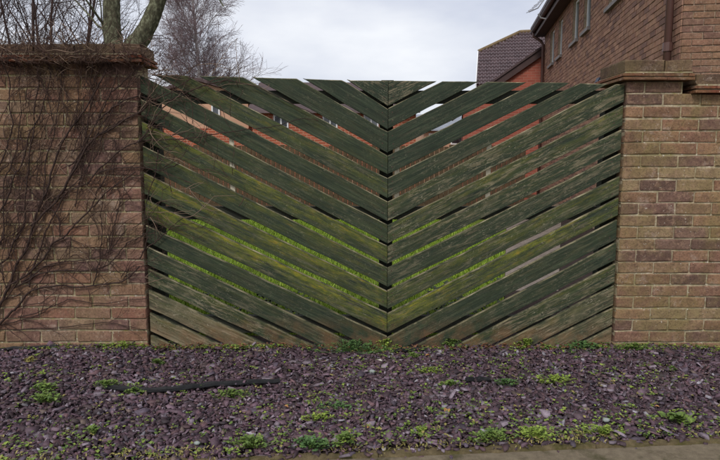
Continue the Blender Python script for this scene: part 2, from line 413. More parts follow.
ltop = garden_wall(lw, LX, LX - 2.05, 24, Z0, M['brick_l'], M['mortar_l'], 3)
coping(lw, LX - 2.05, LX + 0.045, ltop, WY, 0.215, 11, ch=0.056)
rw = thing('brick_wall', 'clean brick garden wall and pier with stepped coping, right of the gate', 'wall')
rtop = garden_wall(rw, RX, RX + 1.75, 22, Z0, M['brick_r'], M['mortar_r'], 8, PIT_Z=0.0734)
PIT_Z, BH = 0.0734, 0.0631
PW = 0.385                                # width of the taller pier
# pier top course, deeper body, and its own higher coping
for i, (a, w) in enumerate(((0.0, 0.1125), (0.1125, 0.225))):
    me = brick_mesh('brick', w - 0.009, BH, 0.3, 900 + i, M['brick_r'])
    link('brick', me, rw, (RX + a + w / 2, WY, rtop + 0.5 * PIT_Z))
MB().box(RX + 0.006, RX + PW - 0.045, WY + 0.006, WY + 0.33, rtop - 0.0035, rtop + PIT_Z - 0.003).build('mortar', M['mortar_r'], rw)
MB().box(RX + 0.004, RX + PW - 0.05, WY + 0.216, WY + 0.33, -0.16, rtop - 0.006).build('pier_back', M['brick_r'], rw)
coping(rw, RX - 0.045, RX + PW, rtop + PIT_Z, WY, 0.33, 21, oh=0.05, ch=0.068)
coping(rw, RX + PW + 0.004, RX + 1.75, rtop - 0.0, WY, 0.215, 22, oh=0.05, ch=0.06)

# ================================================================== THE CHEVRON GATE
GY = WY + 0.018
gate = thing('chevron_gate', 'dark green stained timber gate of chevron boards between the two brick walls', 'gate', (0, 0, 0))
# measured joints: height at the centre seam and at either outer end (pixels of the photograph)
CEN = [107.5, 130.5, 154, 176.5, 200, 223, 245, 266, 289, 311, 335, 358, 379, 398, 419, 441]
LFT = [-45.0, -11.0, 22.5, 52.5, 75.5, 99.5, 122, 145.5, 172, 198, 223, 245, 267, 287, 310, 332]
RGT = [(423, 89.5), (474, 86), (520, 88), (561, 90), (608, 86.2), (624.6, 103.4), (624.2, 126), (623.7, 150), (621, 173.4), (619, 196),
       (618, 217), (616.5, 240.7), (614.6, 262), (614.6, 284), (612.8, 306.6), (610.5, 327)]
GC = [3.4, 3.6, 3.6, 4.4, 4.6, 4.5, 3.8, 4.6, 5.2, 6.0, 5.2, 5, 4.5, 4.5, 4, 3.5]
GL = [4.2, 4.6, 5.6, 6.2, 6.4, 5.6, 4.6, 5.0, 5.4, 6.2, 6.4, 4.8, 4.4, 4.8, 4.0, 3.4]
GR = [4.2, 5.6, 5.6, 5.8, 5.4, 5.0, 4.8, 5.0, 5.0, 4.8, 5.6, 5.0, 4.4, 4.0, 4.0, 3.4]
SX = 387.6
def lerp_line(p, q): return lambda X: p.z + (q.z - p.z) * (X - p.x) / (q.x - p.x)
TOPL = [(150, 74.5), (260, 77.3), (300, 78.6), (345, 80), (SX, 80.5)]
TOPR = [(SX, 80.5), (437, 81), (520, 82), (567, 82.6), (605, 83.8), (627, 84.5)]
def ztop(X, side):
    T = TOPL if side < 0 else TOPR
    P = [at(a, b, GY) for a, b in T]
    for a, b in zip(P, P[1:]):
        if X <= b.x or b is P[-1]: return a.z + (b.z - a.z) * (X - a.x) / (b.x - a.x)
seamX = at(SX, 215, GY).x
rg = random.Random(77)
# per-board look: moss and bare-wood amounts, top board first
MOSS_L = [0.0, 0.0, 0.05, 0.15, 0.35, 0.1, 0.2, 0.75, 0.35, 0.75, 1.0, 0.1, 0.15, 0.3, 0.35, 0.3, 0.3]
WEAR_L = [0.7, 0.05, 0.05, 0.1, 0.2, 0.08, 0.15, 0.15, 0.1, 0.2, 0.25, 0.1, 0.3, 0.72, 0.95, 1.0, 1.0]
MOSS_R = [0.0, 0.0, 0.0, 0.0, 0.05, 0.2, 0.4, 0.15, 0.1, 0.45, 1.0, 0.1, 0.1, 0.3, 0.3, 0.3, 0.3]
WEAR_R = [0.7, 0.1, 0.1, 0.1, 0.25, 0.6, 0.62, 0.5, 0.4, 0.35, 0.3, 0.15, 0.25, 0.7, 0.8, 0.84, 0.9]
M['nail'] = simple('rusty_nail', s2l(70, 54, 44), 0.7, 0.3, 60, 0.0, 0.4)
_n = MB().tube([(0, 0, 0), (0, 0.004, 0)], 0.0042, 8); nail_me = mesh('nail', _n.v, _n.f, M['nail'])
def gate_boards(side):
    ends = [(148.0, y) for y in LFT] if side < 0 else RGT
    gap_o = GL if side < 0 else GR
    xo = (LX + 0.012) if side < 0 else (RX - 0.004)
    lines = []
    for k in range(16):                   # (upper, lower) edge of every joint
        hc, ho = GC[k] * 0.43 * rg.uniform(0.85, 1.15), gap_o[k] * (0.5 if side < 0 else 0.4) * rg.uniform(0.8, 1.15)
        pc_u, pc_l = at(SX, CEN[k] - hc, GY), at(SX, CEN[k] + hc, GY)
        po_u, po_l = at(ends[k][0], ends[k][1] - ho, GY), at(ends[k][0], ends[k][1] + ho, GY)
        lines.append((lerp_line(pc_u, po_u), lerp_line(pc_l, po_l)))
    for k in range(17):
        hi = lines[k - 1][1] if k else (lambda X: 9.0)
        lo = lines[k][0] if k < 16 else (lambda X: lines[15][1](X) - 0.125)
        a, b = (xo, seamX - 0.0016) if side < 0 else (seamX + 0.0016, xo + rg.uniform(-0.006, 0.002))
        zb = -0.045
        N = 60; xs = [a + (b - a) * i / N for i in range(N + 1)]
        ok = [X for X in xs if lo(X) < ztop(X, side) - 0.001 and hi(X) > zb + 0.002]
        if len(ok) < 2: continue
        # refine the ends and the kink where the flat top cut begins
        def root(fn, p, q):
            for _ in range(30):
                m_ = (p + q) / 2
                if (fn(p) < 0) == (fn(m_) < 0): p = m_
                else: q = m_
            return (p + q) / 2
        st = [ok[i] for i in range(0, len(ok), 5)] + [ok[-1]]
        for fn in (lambda X: lo(X) - ztop(X, side), lambda X: hi(X) - ztop(X, side), lambda X: hi(X) - zb, lambda X: lo(X) - zb):
            for p, q in zip(xs, xs[1:]):
                if (fn(p) < 0) != (fn(q) < 0): st.append(root(fn, p, q))
        st = sorted(set(round(X, 5) for X in st)); st = [X for i, X in enumerate(st) if i == 0 or X - st[i - 1] > 0.002]
        sec = []; bow = rg.uniform(-0.0045, 0.0045)
        for X in st:
            h = min(hi(X), ztop(X, side)); l = max(lo(X), zb); w = rg.uniform(-0.003, 0.0026)
            cut = hi(X) > ztop(X, side) - 1e-4
            bw = bow * math.sin(math.pi * (X - a) / (b - a)); h = h if cut else h + bw; l = l + bw if l > zb + 0.001 else l
            sec.append((X, l + (rg.uniform(-0.0026, 0.0026) if l > zb + 0.001 else 0), max(h + (rg.uniform(-0.002, 0.0) if cut else w), l + 0.0012)))
        cx = sum(s[0] for s in sec) / len(sec); cz = sum((s[1] + s[2]) / 2 for s in sec) / len(sec)
        ang = math.atan2(lo(b) - lo(a), b - a)
        TH, cf = 0.021, 0.0022; yo = rg.uniform(-0.003, 0.003)
        Ry = Matrix.Rotation(ang, 3, 'Y'); v = []; f = []; fm = []
        for X, l, h in sec:
            c2 = min(cf, (h - l) * 0.3)
            for yy, zz in ((cf, l), (0, l + c2), (0, h - min(0.0042, (h - l) * .3)), (cf * 1.5, h), (TH, h), (TH, l)):
                v.append(Ry @ Vector((X - cx, yy, zz - cz)))
        for i in range(len(sec) - 1):
            for j in range(6):
                p = i * 6 + j; q = i * 6 + (j + 1) % 6
                f.append((p, p + 6, q + 6, q)); fm.append(1 if j in (2, 3) else 0)
        e = (len(sec) - 1) * 6
        f += [tuple(range(6)), tuple(e + i for i in reversed(range(6)))]; fm += [0, 0]
        o = link('board', mesh('board', v, f, mats=[M['board'], M['edge']], fm=fm), gate, (cx, GY + yo, cz), (0, -ang, 0))
        for X in (st[0] + 0.045, st[-1] - 0.03) if side < 0 else (st[0] + 0.03, st[-1] - 0.045):
            for fr in (0.28, 0.72):
                h_, l_ = min(hi(X), ztop(X, side)), max(lo(X), zb)
                if h_ - l_ > 0.06 and l_ + (h_ - l_) * fr > 0.03:
                    nl = link('nail', nail_me, gate, (X + rg.uniform(-.008, .008), GY + yo - 0.001, l_ + (h_ - l_) * fr + rg.uniform(-.006, .006)))
        o['moss'] = float((MOSS_L if side < 0 else MOSS_R)[k]); o['wear'] = float((WEAR_L if side < 0 else WEAR_R)[k])
gate_boards(-1); gate_boards(1)
def rail(y0p, y1p, name):
    a, b = at(SX, y0p, GY).z, at(SX, y1p, GY).z
    MB().box(LX + 0.02, RX - 0.02, GY + 0.028, GY + 0.068, b, a).build(name, M['rail'], gate)
rail(90, 103, 'top_rail'); rail(207, 220, 'middle_rail'); rail(317, 334, 'bottom_rail')
ztp = at(SX, 88, GY).z
for px0, px1 in ((149, 162), (379.5, 392.5), (600, 619)):
    MB().box(at(px0, 215, GY + .07).x, at(px1, 215, GY + .07).x, GY + 0.070, GY + 0.15, -0.15, ztp).build('post', M['rail'], gate)
for px0 in (231.5, 394.2, 484.5):
    MB().box(at(px0, 170, GY + .07).x, at(px0 + 4.6, 170, GY + .07).x, GY + 0.0245, GY + 0.0275, at(SX, 206, GY).z, at(SX, 132, GY).z).build('lath', M['lath'], gate)
MB().box(at(381.5, 82, GY).x, at(394, 82, GY).x, GY + 0.026, GY + 0.066, at(SX, 89.5, GY).z, at(SX, 79.6, GY).z).build('post_top', M['board'], gate)

# ================================================================== THE HOUSE ON THE RIGHT
def attr_mat(name, rough=0.9, bump=0.4, scale=60, spec=0.2):
    t = NT(name); c = t.attr('col', 'GEOMETRY', 'Color'); p = t.pos()
    c = t.mix(t.ramp(t.noise(p, scale / 5, 5, 0.7), [(0.35, 0.4), (0.6, 0.0)]), c, s2l(70, 52, 46))
    t.bump(t.noise(p, scale, 5, 0.7), bump, 0.01); return t.done(c, rough, spec)
M['house_brick'] = attr_mat('rustic_house_brick')
M['house_front'] = brick_mat('house_front_brick', [(160, 118, 98), (148, 108, 88), (168, 126, 102), (140, 104, 92), (154, 116, 96)], 0.2)
M['house_mortar'] = mortar_mat('house_mortar', (178, 156, 136), 0.1)
M['brown'] = simple('brown_painted_timber', s2l(74, 56, 54), 0.6, 0.2, 3)
M['soffit'] = simple('dark_soffit', s2l(62, 52, 50), 0.7, 0.2, 3)
M['pipe'] = simple('brown_plastic_pipe', s2l(92, 66, 60), 0.45, 0.12, 3, 0.0, 0.4)
M['white'] = simple('white_frame_paint', s2l(222, 222, 222), 0.5, 0.06, 3, 0.0)
M['sill'] = simple('grey_sill', s2l(120, 114, 112), 0.7, 0.2, 6)
def glass_mat():
    t = NT('window_glass'); p = t.pos()
    c = t.ramp(t.noise(p, 2.0, 2), [(0.4, s2l(28, 32, 36)), (0.6, s2l(70, 76, 82))]); return t.done(c, 0.06, 0.8)
M['glass'] = glass_mat()
M['rooftile'] = simple('dark_roof_tile', s2l(78, 62, 62), 0.6, 0.3, 4)
HC = Vector((3.64, 7.0, 0)); hang = math.atan(94 / 600.0)
HM = Matrix.Translation(HC) @ Matrix.Rotation(-hang, 4, 'Z')      # local x: along the front, local y: back along the side wall
house = thing('brick_house', 'two storey brown brick house behind the right wall, narrow side windows under dark eaves', 'house', HC)
house.rotation_euler = (0, 0, -hang)
WIN = [(2.3, 3.5), (4.85, 5.5), (6.0, 6.7), (7.95, 8.55), (9.15, 9.85)]
SILL, HEAD, EAVE, HL = 3.70, 4.62, 4.72, 10.9
def colored_boxes(name, boxes, cols, mat, parent, kind=None, open_side=None):
    """many small boxes as one mesh with one colour per box"""
    v, f, cc = [], [], []
    for (x0, x1, y0, y1, z0, z1), col in zip(boxes, cols):
        n = len(v)
        for z in (z0, z1):
            for x, y in ((x0, y0), (x1, y0), (x1, y1), (x0, y1)): v.append((x, y, z))
        f += [tuple(n + i for i in q) for q in ((3, 2, 1, 0), (4, 5, 6, 7), (0, 1, 5, 4), (1, 2, 6, 5), (2, 3, 7, 6), (3, 0, 4, 7))]
        cc += [col] * 8
    me = mesh(name, v, f, mat); a = me.color_attributes.new('col', 'FLOAT_COLOR', 'POINT')
    a.data.foreach_set('color', np.array(cc, dtype=np.float32).ravel())
    o = link(name, me, parent)
    if kind: o['kind'] = kind
    return o
rh = random.Random(31)
HB = [(152, 116, 97), (148, 112, 93), (158, 122, 102), (140, 106, 91), (150, 116, 99), (126, 97, 87), (160, 124, 104), (152, 118, 97)]
bx, bc = [], []
for c in range(2, 63):
    z = c * 0.075; y = (c % 2) * 0.1125 - 0.1125
    while y < HL:
        a, b = max(y, 0.0) + 0.005, min(y + 0.215, HL - 0.002)
        y += 0.225
        segs = [(a, b)]
        if z + 0.065 > SILL and z < HEAD:
            for w0, w1 in WIN:
                ns = []
                for p, q in segs:
                    if q <= w0 or p >= w1: ns.append((p, q))
                    else:
                        if p < w0: ns.append((p, w0))
                        if q > w1: ns.append((w1, q))
                segs = ns
        for p, q in segs:
            if q - p < 0.02: continue
            pr = rh.uniform(0.007, 0.016)
            bx.append((-pr, 0.0, p, q, z, z + 0.065)); bc.append(s2l(*[k * u_ for u_ in [rh.uniform(0.94, 1.06)] for k in rh.choice(HB)]))
colored_boxes('side_bricks', bx, bc, M['house_brick'], house, 'stuff')
m = MB()                                  # side wall body, with real openings at the windows
m.box(0.0, 0.25, 0.02, HL - 0.002, -0.15, SILL).box(0.0, 0.25, 0.02, HL - 0.002, HEAD, EAVE + 0.1)
ys = [0.02] + [q for w in WIN for q in w] + [HL - 0.002]
for a, b in zip(ys[::2], ys[1::2]): m.box(0.0, 0.25, a, b, SILL + 0.001, HEAD - 0.001)
m.build('side_wall', M['house_mortar'], house)
MB().box(0.012, 6.0, 0.012, 0.25, -0.15, 5.0).build('front_wall', M['house_mortar'], house)
MB().prism([(0.012, 0.012, 5.0), (6.0, 0.012, 5.0), (3.0, 0.012, 7.1)], (0, 0.23, 0)).build('gable', M['house_mortar'], house)
hb = [brick_mesh('brick', 0.2155, 0.0645, 0.1, 400 + i, M['house_front'], 0.0035) for i in range(6)]
hh = [brick_mesh('brick', 0.103, 0.0645, 0.1, 420 + i, M['house_front'], 0.0035) for i in range(3)]
fx, fc = [], []
for c in range(2, 66):
    z = c * 0.075; u = 0.0; first = c % 2
    while u < 6.0:
        w = 0.1125 if (first and u == 0) else 0.225
        if 22 <= c < 50 and u < 1.9:
            link('brick', rh.choice(hh if w < 0.2 else hb), house, (u + w / 2, rh.uniform(-0.004, 0.003), z + 0.0325), (0, R(rh.uniform(-0.4, 0.4)), R(rh.uniform(-.6, .6))))
        else:
            fx.append((u + 0.005, u + w - 0.005, 0.0, 0.013, z, z + 0.065)); fc.append(s2l(*[k * u_ for u_ in [rh.uniform(0.94, 1.06)] for k in rh.choice(HB)]))
        u += w
colored_boxes('front_bricks', fx, fc, M['house_brick'], house, 'stuff')
for w0, w1 in WIN:
    wd = MB()
    for a, b, c, d in ((w0, w1, SILL + 0.03, SILL + 0.08), (w0, w1, HEAD - 0.05, HEAD - 0.001), (w0, w0 + 0.05, SILL + 0.08, HEAD - 0.05), (w1 - 0.05, w1, SILL + 0.08, HEAD - 0.05)):
        wd.box(0.05, 0.11, a + 0.001, b - 0.001, c, d)
    if w1 - w0 > 1: wd.box(0.052, 0.11, (w0 + w1) / 2 - 0.03, (w0 + w1) / 2 + 0.03, SILL + 0.08, HEAD - 0.05)
    wo = wd.build('window', M['white'], house)
    MB().box(0.075, 0.09, w0 + 0.04, w1 - 0.04, SILL + 0.07, HEAD - 0.04).build('pane', M['glass'], wo)
    MB().box(-0.07, 0.05, w0 - 0.04, w1 + 0.04, SILL - 0.05, SILL + 0.015).build('sill', M['sill'], wo)
MB().box(-0.27, -0.001, -0.25, HL + 0.1, EAVE, EAVE + 0.018).build('soffit', M['soffit'], house)
MB().box(-0.295, -0.271, -0.25, HL + 0.1, EAVE - 0.02, EAVE + 0.17).build('fascia', M['brown'], house)
g = MB(); gs = [(-0.355 + 0.058 * math.cos(math.pi + math.pi * i / 8), EAVE + 0.135 + 0.055 * math.sin(math.pi + math.pi * i / 8)) for i in range(9)]
n = len(gs)
for y in (-0.25, HL + 0.12): g.v += [(a, y, b) for a, b in gs] + [(a * 0.985 - 0.005, y, b + 0.006) for a, b in gs]
for i in range(n - 1):
    g.f.append((i, i + 1, 2 * n + i + 1, 2 * n + i)); g.f.append((n + i + 1, n + i, 3 * n + i, 3 * n + i + 1))
g.f += [(0, 2 * n, 3 * n, n), (n - 1, 2 * n - 1, 4 * n - 1, 3 * n - 1)]
g.build('gutter', M['brown'], house)
rt = 0.70
MB().prism([(-0.40, -0.3, EAVE + 0.20), (3.0, -0.3, EAVE + 0.20 + 3.4 * rt), (3.0, -0.3, EAVE + 0.28 + 3.4 * rt), (-0.40, -0.3, EAVE + 0.28)], (0, HL + 0.5, 0)).build('roof', M['rooftile'], house)
MB().prism([(3.002, -0.3, EAVE + 0.20 + 3.4 * rt), (6.4, -0.3, EAVE + 0.20), (6.4, -0.3, EAVE + 0.28), (3.002, -0.3, EAVE + 0.28 + 3.4 * rt)], (0, HL + 0.5, 0)).build('roof', M['rooftile'], house)
dp = MB().tube([(-0.075, 0.21, -0.1), (-0.075, 0.21, 4.5), (-0.12, 0.21, 4.6), (-0.33, 0.21, 4.72), (-0.355, 0.21, 4.84)], 0.043, 10)
dpo = dp.build('downpipe', M['pipe'], house, smooth=True)
for z in (1.3, 2.45, 3.6): MB().tube([(-0.075, 0.21, z), (-0.075, 0.21, z + 0.10)], 0.055, 10).build('pipe_socket', M['pipe'], dpo)
MB().tube([(-0.07, HL - 0.12, -0.1), (-0.07, HL - 0.12, 4.45), (-0.13, HL - 0.12, 4.56), (-0.34, HL - 0.12, 4.70), (-0.355, HL - 0.12, 4.84)], 0.042, 8).build('downpipe', M['pipe'], house, smooth=True)

# garage with a brown bargeboard beyond the far corner of the house
M['red_brick'] = None
def far_brick(name, a, b, mort, scale=1.0):
    t = NT(name); p = t.objc()
    comb = t.new('ShaderNodeSeparateXYZ'); t.lk(p, comb.inputs[0]); cb = t.new('ShaderNodeCombineXYZ')
    t.lk(comb.outputs[0], cb.inputs[0]); t.lk(comb.outputs[2], cb.inputs[1])
    x = t.new('ShaderNodeTexBrick'); t.lk(cb.outputs[0], x.inputs['Vector']); x.inputs['Scale'].default_value = 1.0
    x.inputs['Brick Width'].default_value = 0.225 * scale; x.inputs['Row Height'].default_value = 0.075 * scale; x.inputs['Mortar Size'].default_value = 0.006 * scale
    x.inputs['Color1'].default_value = s2l(*a); x.inputs['Color2'].default_value = s2l(*b); x.inputs['Mortar'].default_value = s2l(*mort)
    return t.done(x.outputs['Color'], 0.9, 0.2)
M['red_brick'] = far_brick('red_garage_brick', (164, 92, 76), (146, 80, 66), (160, 116, 100))
gar = thing('garage', 'red brick garage gable with brown bargeboard beyond the far house corner', 'garage', HM @ Vector((-1.236, 11.05, 0)))
gar.rotation_euler = (0, 0, -hang); k = 0.688
def gz(x): return 3.54 + k * x
MB().prism([(-1.05, 0, -0.15), (3.4, 0, -0.15), (3.4, 0, gz(1.9) - 0.98), (1.9, 0, gz(1.9) - 0.05), (-1.05, 0, gz(-1.05) - 0.05)], (0, 4.5, 0)).build('wall', M['red_brick'], gar)
MB().prism([(-1.3, -0.10, gz(-1.3) - 0.16), (1.9, -0.10, gz(1.9) - 0.16), (1.9, -0.10, gz(1.9) + 0.06), (-1.3, -0.10, gz(-1.3) + 0.06)], (0, 0.04, 0)).build('bargeboard', M['brown'], gar)
MB().prism([(-1.3, -0.058, gz(-1.3) - 0.10), (1.9, -0.058, gz(1.9) - 0.10), (1.9, -0.058, gz(1.9) - 0.06), (-1.3, -0.058, gz(-1.3) - 0.06)], (0, 0.056, 0)).build('soffit', M['sill'], gar)
MB().prism([(-1.4, -0.14, gz(-1.4) + 0.062), (1.9, -0.14, gz(1.9) + 0.062), (1.9, -0.14, gz(1.9) + 0.13), (-1.4, -0.14, gz(-1.4) + 0.13)], (0, 4.8, 0)).build('roof', M['rooftile'], gar)

# house with the half-hipped tiled roof
rhouse = thing('tiled_house', 'distant house with half hipped roof of dark purple brown tiles above the gate', 'house', (5.32, 28, 0))
rhouse.rotation_euler = (0, 0, R(-12.5))
NR, NC, TW = 16, 34, 0.16
v, f = [], []
sl = Vector((0, 3.5, 2.94)); row = sl / NR; nrm = Vector((0, -2.94, 3.5)).normalized()
prof = [(0.0, 0.0), (0.04, 0.045), (0.08, 0.045), (0.115, 0.0), (0.16, 0.0)]
for r_ in range(NR):
    base = Vector((0, 0, 4.6)) + row * r_
    for c in range(NC):
        x0 = c * TW
        # the hip cuts the upper left corner away
        zz = base.z + row.z * 0.5
        if zz > 6.45 and x0 < (zz - 6.45) / (7.54 - 6.45) * 2.0: continue
        n = len(v)
        for (a, h), (lift, adv) in ((q, w) for w in ((0.03, -0.04), (0.0, 1.0)) for q in prof):
            v.append(Vector((x0 + a, 0, 0)) + base + row * adv + nrm * (h + lift))
        for i in range(4): f.append((n + i, n + i + 1, n + 6 + i, n + 5 + i))
        n2 = len(v)
        for a, h in prof: v.append(Vector((x0 + a, 0, 0)) + base + row * -0.04 + nrm * (h + 0.03 - 0.045))
        for i in range(4): f.append((n2 + i, n2 + i + 1, n + i + 1, n + i))
M['purple_tile'] = simple('purple_brown_tile', s2l(84, 68, 70), 0.42, 0.3, 3, 0.1, 0.5)
to = link('roof_tiles', mesh('roof_tiles', v, f, M['purple_tile']), rhouse); to['kind'] = 'stuff'
hp = [Vector((0.0, 0.0, 4.56)), Vector((NC * TW, 0, 4.56)), Vector((NC * TW, 3.5, 7.5)), Vector((2.0, 3.5, 7.5)), Vector((0.0, 2.2, 6.41))]
MB().prism(hp, (0, 0.05, -0.08)).build('roof_deck', M['rooftile'], rhouse)
M['ridge'] = simple('lichened_ridge', s2l(116, 98, 72), 0.9, 0.3, 5)
MB().tube([(2.0, 3.5, 7.56), (NC * TW, 3.5, 7.56)], 0.09, 8).build('ridge_tiles', M['ridge'], rhouse)
MB().tube([(2.0, 3.5, 7.56), (0.0, 2.2, 6.46)], 0.09, 8).build('hip_tiles', M['ridge'], rhouse)
MB().prism([(-0.05, 0, 4.50), (-0.05, 2.2, 6.36), (-0.05, 2.2, 6.5), (-0.05, 0, 4.66)], (0.045, 0, 0)).build('verge_board', M['white'], rhouse)
MB().prism([(0.06, 0.3, 0), (0.06, 6.7, 0), (0.06, 6.7, 4.5), (0.06, 4.8, 6.2), (0.06, 2.2, 6.2), (0.06, 0.3, 4.6)], (NC * TW, 0, 0)).build('wall', M['red_brick'], rhouse)
MB().prism([(2.0, 3.56, 7.45), (NC * TW, 3.56, 7.45), (NC * TW, 7.0, 4.5), (0.3, 7.0, 4.5), (0.3, 4.8, 6.36)], (0, 0.04, 0.05)).build('rear_slope', M['rooftile'], rhouse)
# aerial on the eaves
M['alu'] = simple('grey_aluminium', s2l(176, 176, 180), 0.45, 0.1, 10, 0.0, 0.5, 0.6)
aY = 14.2
aer = thing('tv_aerial', 'grey television aerial on a bracket at the house eaves', 'aerial', at(545, 17, aY))
A0 = at(545, 17, aY)
def aw(px, py, dy=0.0): return at(px, py, aY + dy) - A0
MB().tube([aw(546, 19), aw(541, 18), aw(538, 14)], 0.016, 6).build('bracket', M['alu'], aer)
boom = MB().tube([aw(529, 12, -0.2), aw(538, 8), aw(548, -6, 0.3)], 0.014, 6).build('boom', M['alu'], aer)
for i in range(6):
    t_ = i / 5; c_ = aw(530 + 14 * t_, 11 - 13 * t_, -0.15 + 0.4 * t_); L = 0.13 + 0.03 * (i % 2)
    MB().tube([c_ + Vector((-L * 0.8, -0.1, -L * 0.5)), c_ + Vector((L * 0.8, 0.1, L * 0.5))], 0.008, 5).build('element', M['alu'], aer)

# ================================================================== GARDEN BEHIND THE GATE
M['bung_brick'] = far_brick('orange_red_brick', (170, 96, 70), (148, 78, 58), (186, 150, 126))
M['peach'] = simple('peach_render', s2l(190, 150, 124), 0.9, 0.12, 2)
bung = thing('bungalow', 'low orange red brick bungalow behind the garden, glimpsed through the gate gaps', 'bungalow', (0, 18, 0))
xb0, xb1 = at(252, 120, 18).x, at(416, 120, 18).x
MB().box(xb0, xb1, 0, 4, -0.15, 2.62).build('wall', M['bung_brick'], bung)
MB().prism([(xb0 - 0.1, -0.25, 2.55), (xb1 + 0.1, -0.25, 2.55), (xb1 + 0.1, 2.0, 3.62), (xb0 - 0.1, 2.0, 3.62)], (0, 0.05, 0.09)).build('roof', M['rooftile'], bung)
MB().prism([(xb0 - 0.1, 2.052, 3.62), (xb1 + 0.1, 2.052, 3.62), (xb1 + 0.1, 4.3, 2.55), (xb0 - 0.1, 4.3, 2.55)], (0, 0.05, 0.09)).build('roof', M['rooftile'], bung)
for px in (330, 371, 281):
    c_ = at(px, 121.5, 18); w = MB().box(c_.x - 0.22, c_.x + 0.22, -0.03, 0.02, c_.z - 0.2, c_.z + 0.2).build('window', M['white'], bung)
    for s in (-1, 1): MB().box(c_.x + s * 0.1 - 0.075, c_.x + s * 0.1 + 0.075, -0.04, -0.031, c_.z - 0.15, c_.z + 0.15).build('pane', M['glass'], w)
ph = thing('gabled_house', 'peach rendered gable of a house behind the garden, seen through the upper left gate gaps', 'house', (0, 19, 0))
xa, xb_ = at(150, 100, 19).x, at(248, 100, 19).x; zt = at(200, 82, 19).z; ze = at(200, 96, 19).z
MB().prism([(xa, 0, -0.15), (xb_, 0, -0.15), (xb_, 0, ze), ((xa + xb_) / 2, 0, zt), (xa, 0, ze)], (0, 5, 0)).build('wall', M['peach'], ph)
MB().box(xa, xb_, -0.05, -0.001, -0.15, at(200, 128, 19).z).build('brick_plinth', M['bung_brick'], ph)
for px in (216,):
    c_ = at(px, 113, 19); w = MB().box(c_.x - 0.13, c_.x + 0.13, -0.06, 0.02, c_.z - 0.3, c_.z + 0.3).build('window', M['white'], ph)
    MB().box(c_.x - 0.08, c_.x + 0.08, -0.07, -0.061, c_.z - 0.25, c_.z + 0.25).build('pane', M['glass'], w)
for s, x0, x1 in ((1, xa, (xa + xb_) / 2), (-1, xb_, (xa + xb_) / 2)):
    a, b = Vector((x0 - s * 0.15, -0.15, ze - 0.03)), Vector((x1, -0.15, zt + 0.02))
    MB().prism([a, b, b + Vector((0, 0, 0.1)), a + Vector((0, 0, 0.1))] if s > 0 else [b, a, a + Vector((0, 0, 0.1)), b + Vector((0, 0, 0.1))], (0, 5.3, 0)).build('roof', M['rooftile'], ph)
M['slate_roof'] = simple('grey_blue_roof', s2l(134, 140, 150), 0.5, 0.15, 3)
dh = thing('distant_house', 'distant house with pale grey blue roof seen through gaps right of the gate seam', 'house', (0, 33, 0))
da, db = at(424, 120, 33).x, at(474, 120, 33).x; dz0, dz1 = at(440, 131, 33).z, at(440, 116, 36).z
MB().box(da, db, 0, 6, -0.15, dz0).build('wall', M['peach'], dh)
MB().prism([(da - .2, -0.3, dz0), (db + .2, -0.3, dz0), (db + .2, 3, dz1), (da - .2, 3, dz1)], (0, 0.05, 0.1)).build('roof', M['slate_roof'], dh)
MB().prism([(da - .2, 3.06, dz1), (db + .2, 3.06, dz1), (db + .2, 6.3, dz0), (da - .2, 6.3, dz0)], (0, 0.05, 0.1)).build('roof', M['slate_roof'], dh)
for px in (436, 458):
    c_ = at(px, 139, 33); w = MB().box(c_.x - 0.4, c_.x + 0.4, -0.05, 0.02, c_.z - 0.3, c_.z + 0.3).build('window', M['white'], dh)
    MB().box(c_.x - 0.33, c_.x + 0.33, -0.06, -0.051, c_.z - 0.23, c_.z + 0.23).build('pane', M['glass'], w)
M['fence'] = simple('brown_fence_board', s2l(84, 68, 50), 0.9, 0.4, 6)
fen = thing('board_fence', 'brown close board fence across the far end of the lawn', 'fence', (0, 13.3, 0))
rf = random.Random(9)
fb = [MB().box(-0.048, 0.048, 0, 0.018, -0.1, 1.5 + d).v for d in (0, 0.02, -0.02)]
fmesh = [mesh('fence_board', q, MB().box(0, 1, 0, 1, 0, 1).f, M['fence']) for q in fb]
for i in range(84): link('fence_board', rf.choice(fmesh), fen, (-5.2 + i * 0.106, rf.uniform(-0.006, 0.006), 0))
for z in (0.35, 1.2): MB().box(-5.3, 3.9, 0.03, 0.07, z, z + 0.08).build('rail', M['fence'], fen)
# grass of the lawn
rng = np.random.default_rng(4)
n = 60000
gx = rng.uniform(-4.5, 2.2, n); gy = WY + 0.33 + rng.random(n) ** 1.6 * 8.5
ok = gx < 0.245 * gy - 0.02; gx, gy = gx[ok], gy[ok]; n = len(gx)
h = rng.uniform(0.03, 0.075, n) * (1 + 0.5 * (rng.random(n) > 0.9)); a = rng.uniform(0, 6.283, n); lean = rng.uniform(0.01, 0.05, n); wd = rng.uniform(0.003, 0.006, n) * (0.7 + gy / 7)
ca, sa = np.cos(a), np.sin(a); la = a + rng.normal(0, 0.8, n) + 1.57
P = np.zeros((n, 3, 3)); P[:, 0] = np.stack([gx - ca * wd, gy - sa * wd, np.full(n, -0.055)], 1); P[:, 1] = np.stack([gx + ca * wd, gy + sa * wd, np.full(n, -0.055)], 1)
P[:, 2] = np.stack([gx + np.cos(la) * lean, gy + np.sin(la) * lean, -0.05 + h], 1)
def fast_mesh(name, V, counts, loops, mat):
    me = bpy.data.meshes.new(name); me.vertices.add(len(V)); me.vertices.foreach_set('co', np.asarray(V, dtype=np.float32).ravel())
    me.loops.add(len(loops)); me.loops.foreach_set('vertex_index', np.asarray(loops, dtype=np.int32))
    st = np.concatenate([[0], np.cumsum(counts)[:-1]]).astype(np.int32)
    me.polygons.add(len(counts)); me.polygons.foreach_set('loop_start', st)
    me.update(calc_edges=True); me.validate(); me.materials.append(mat); return me
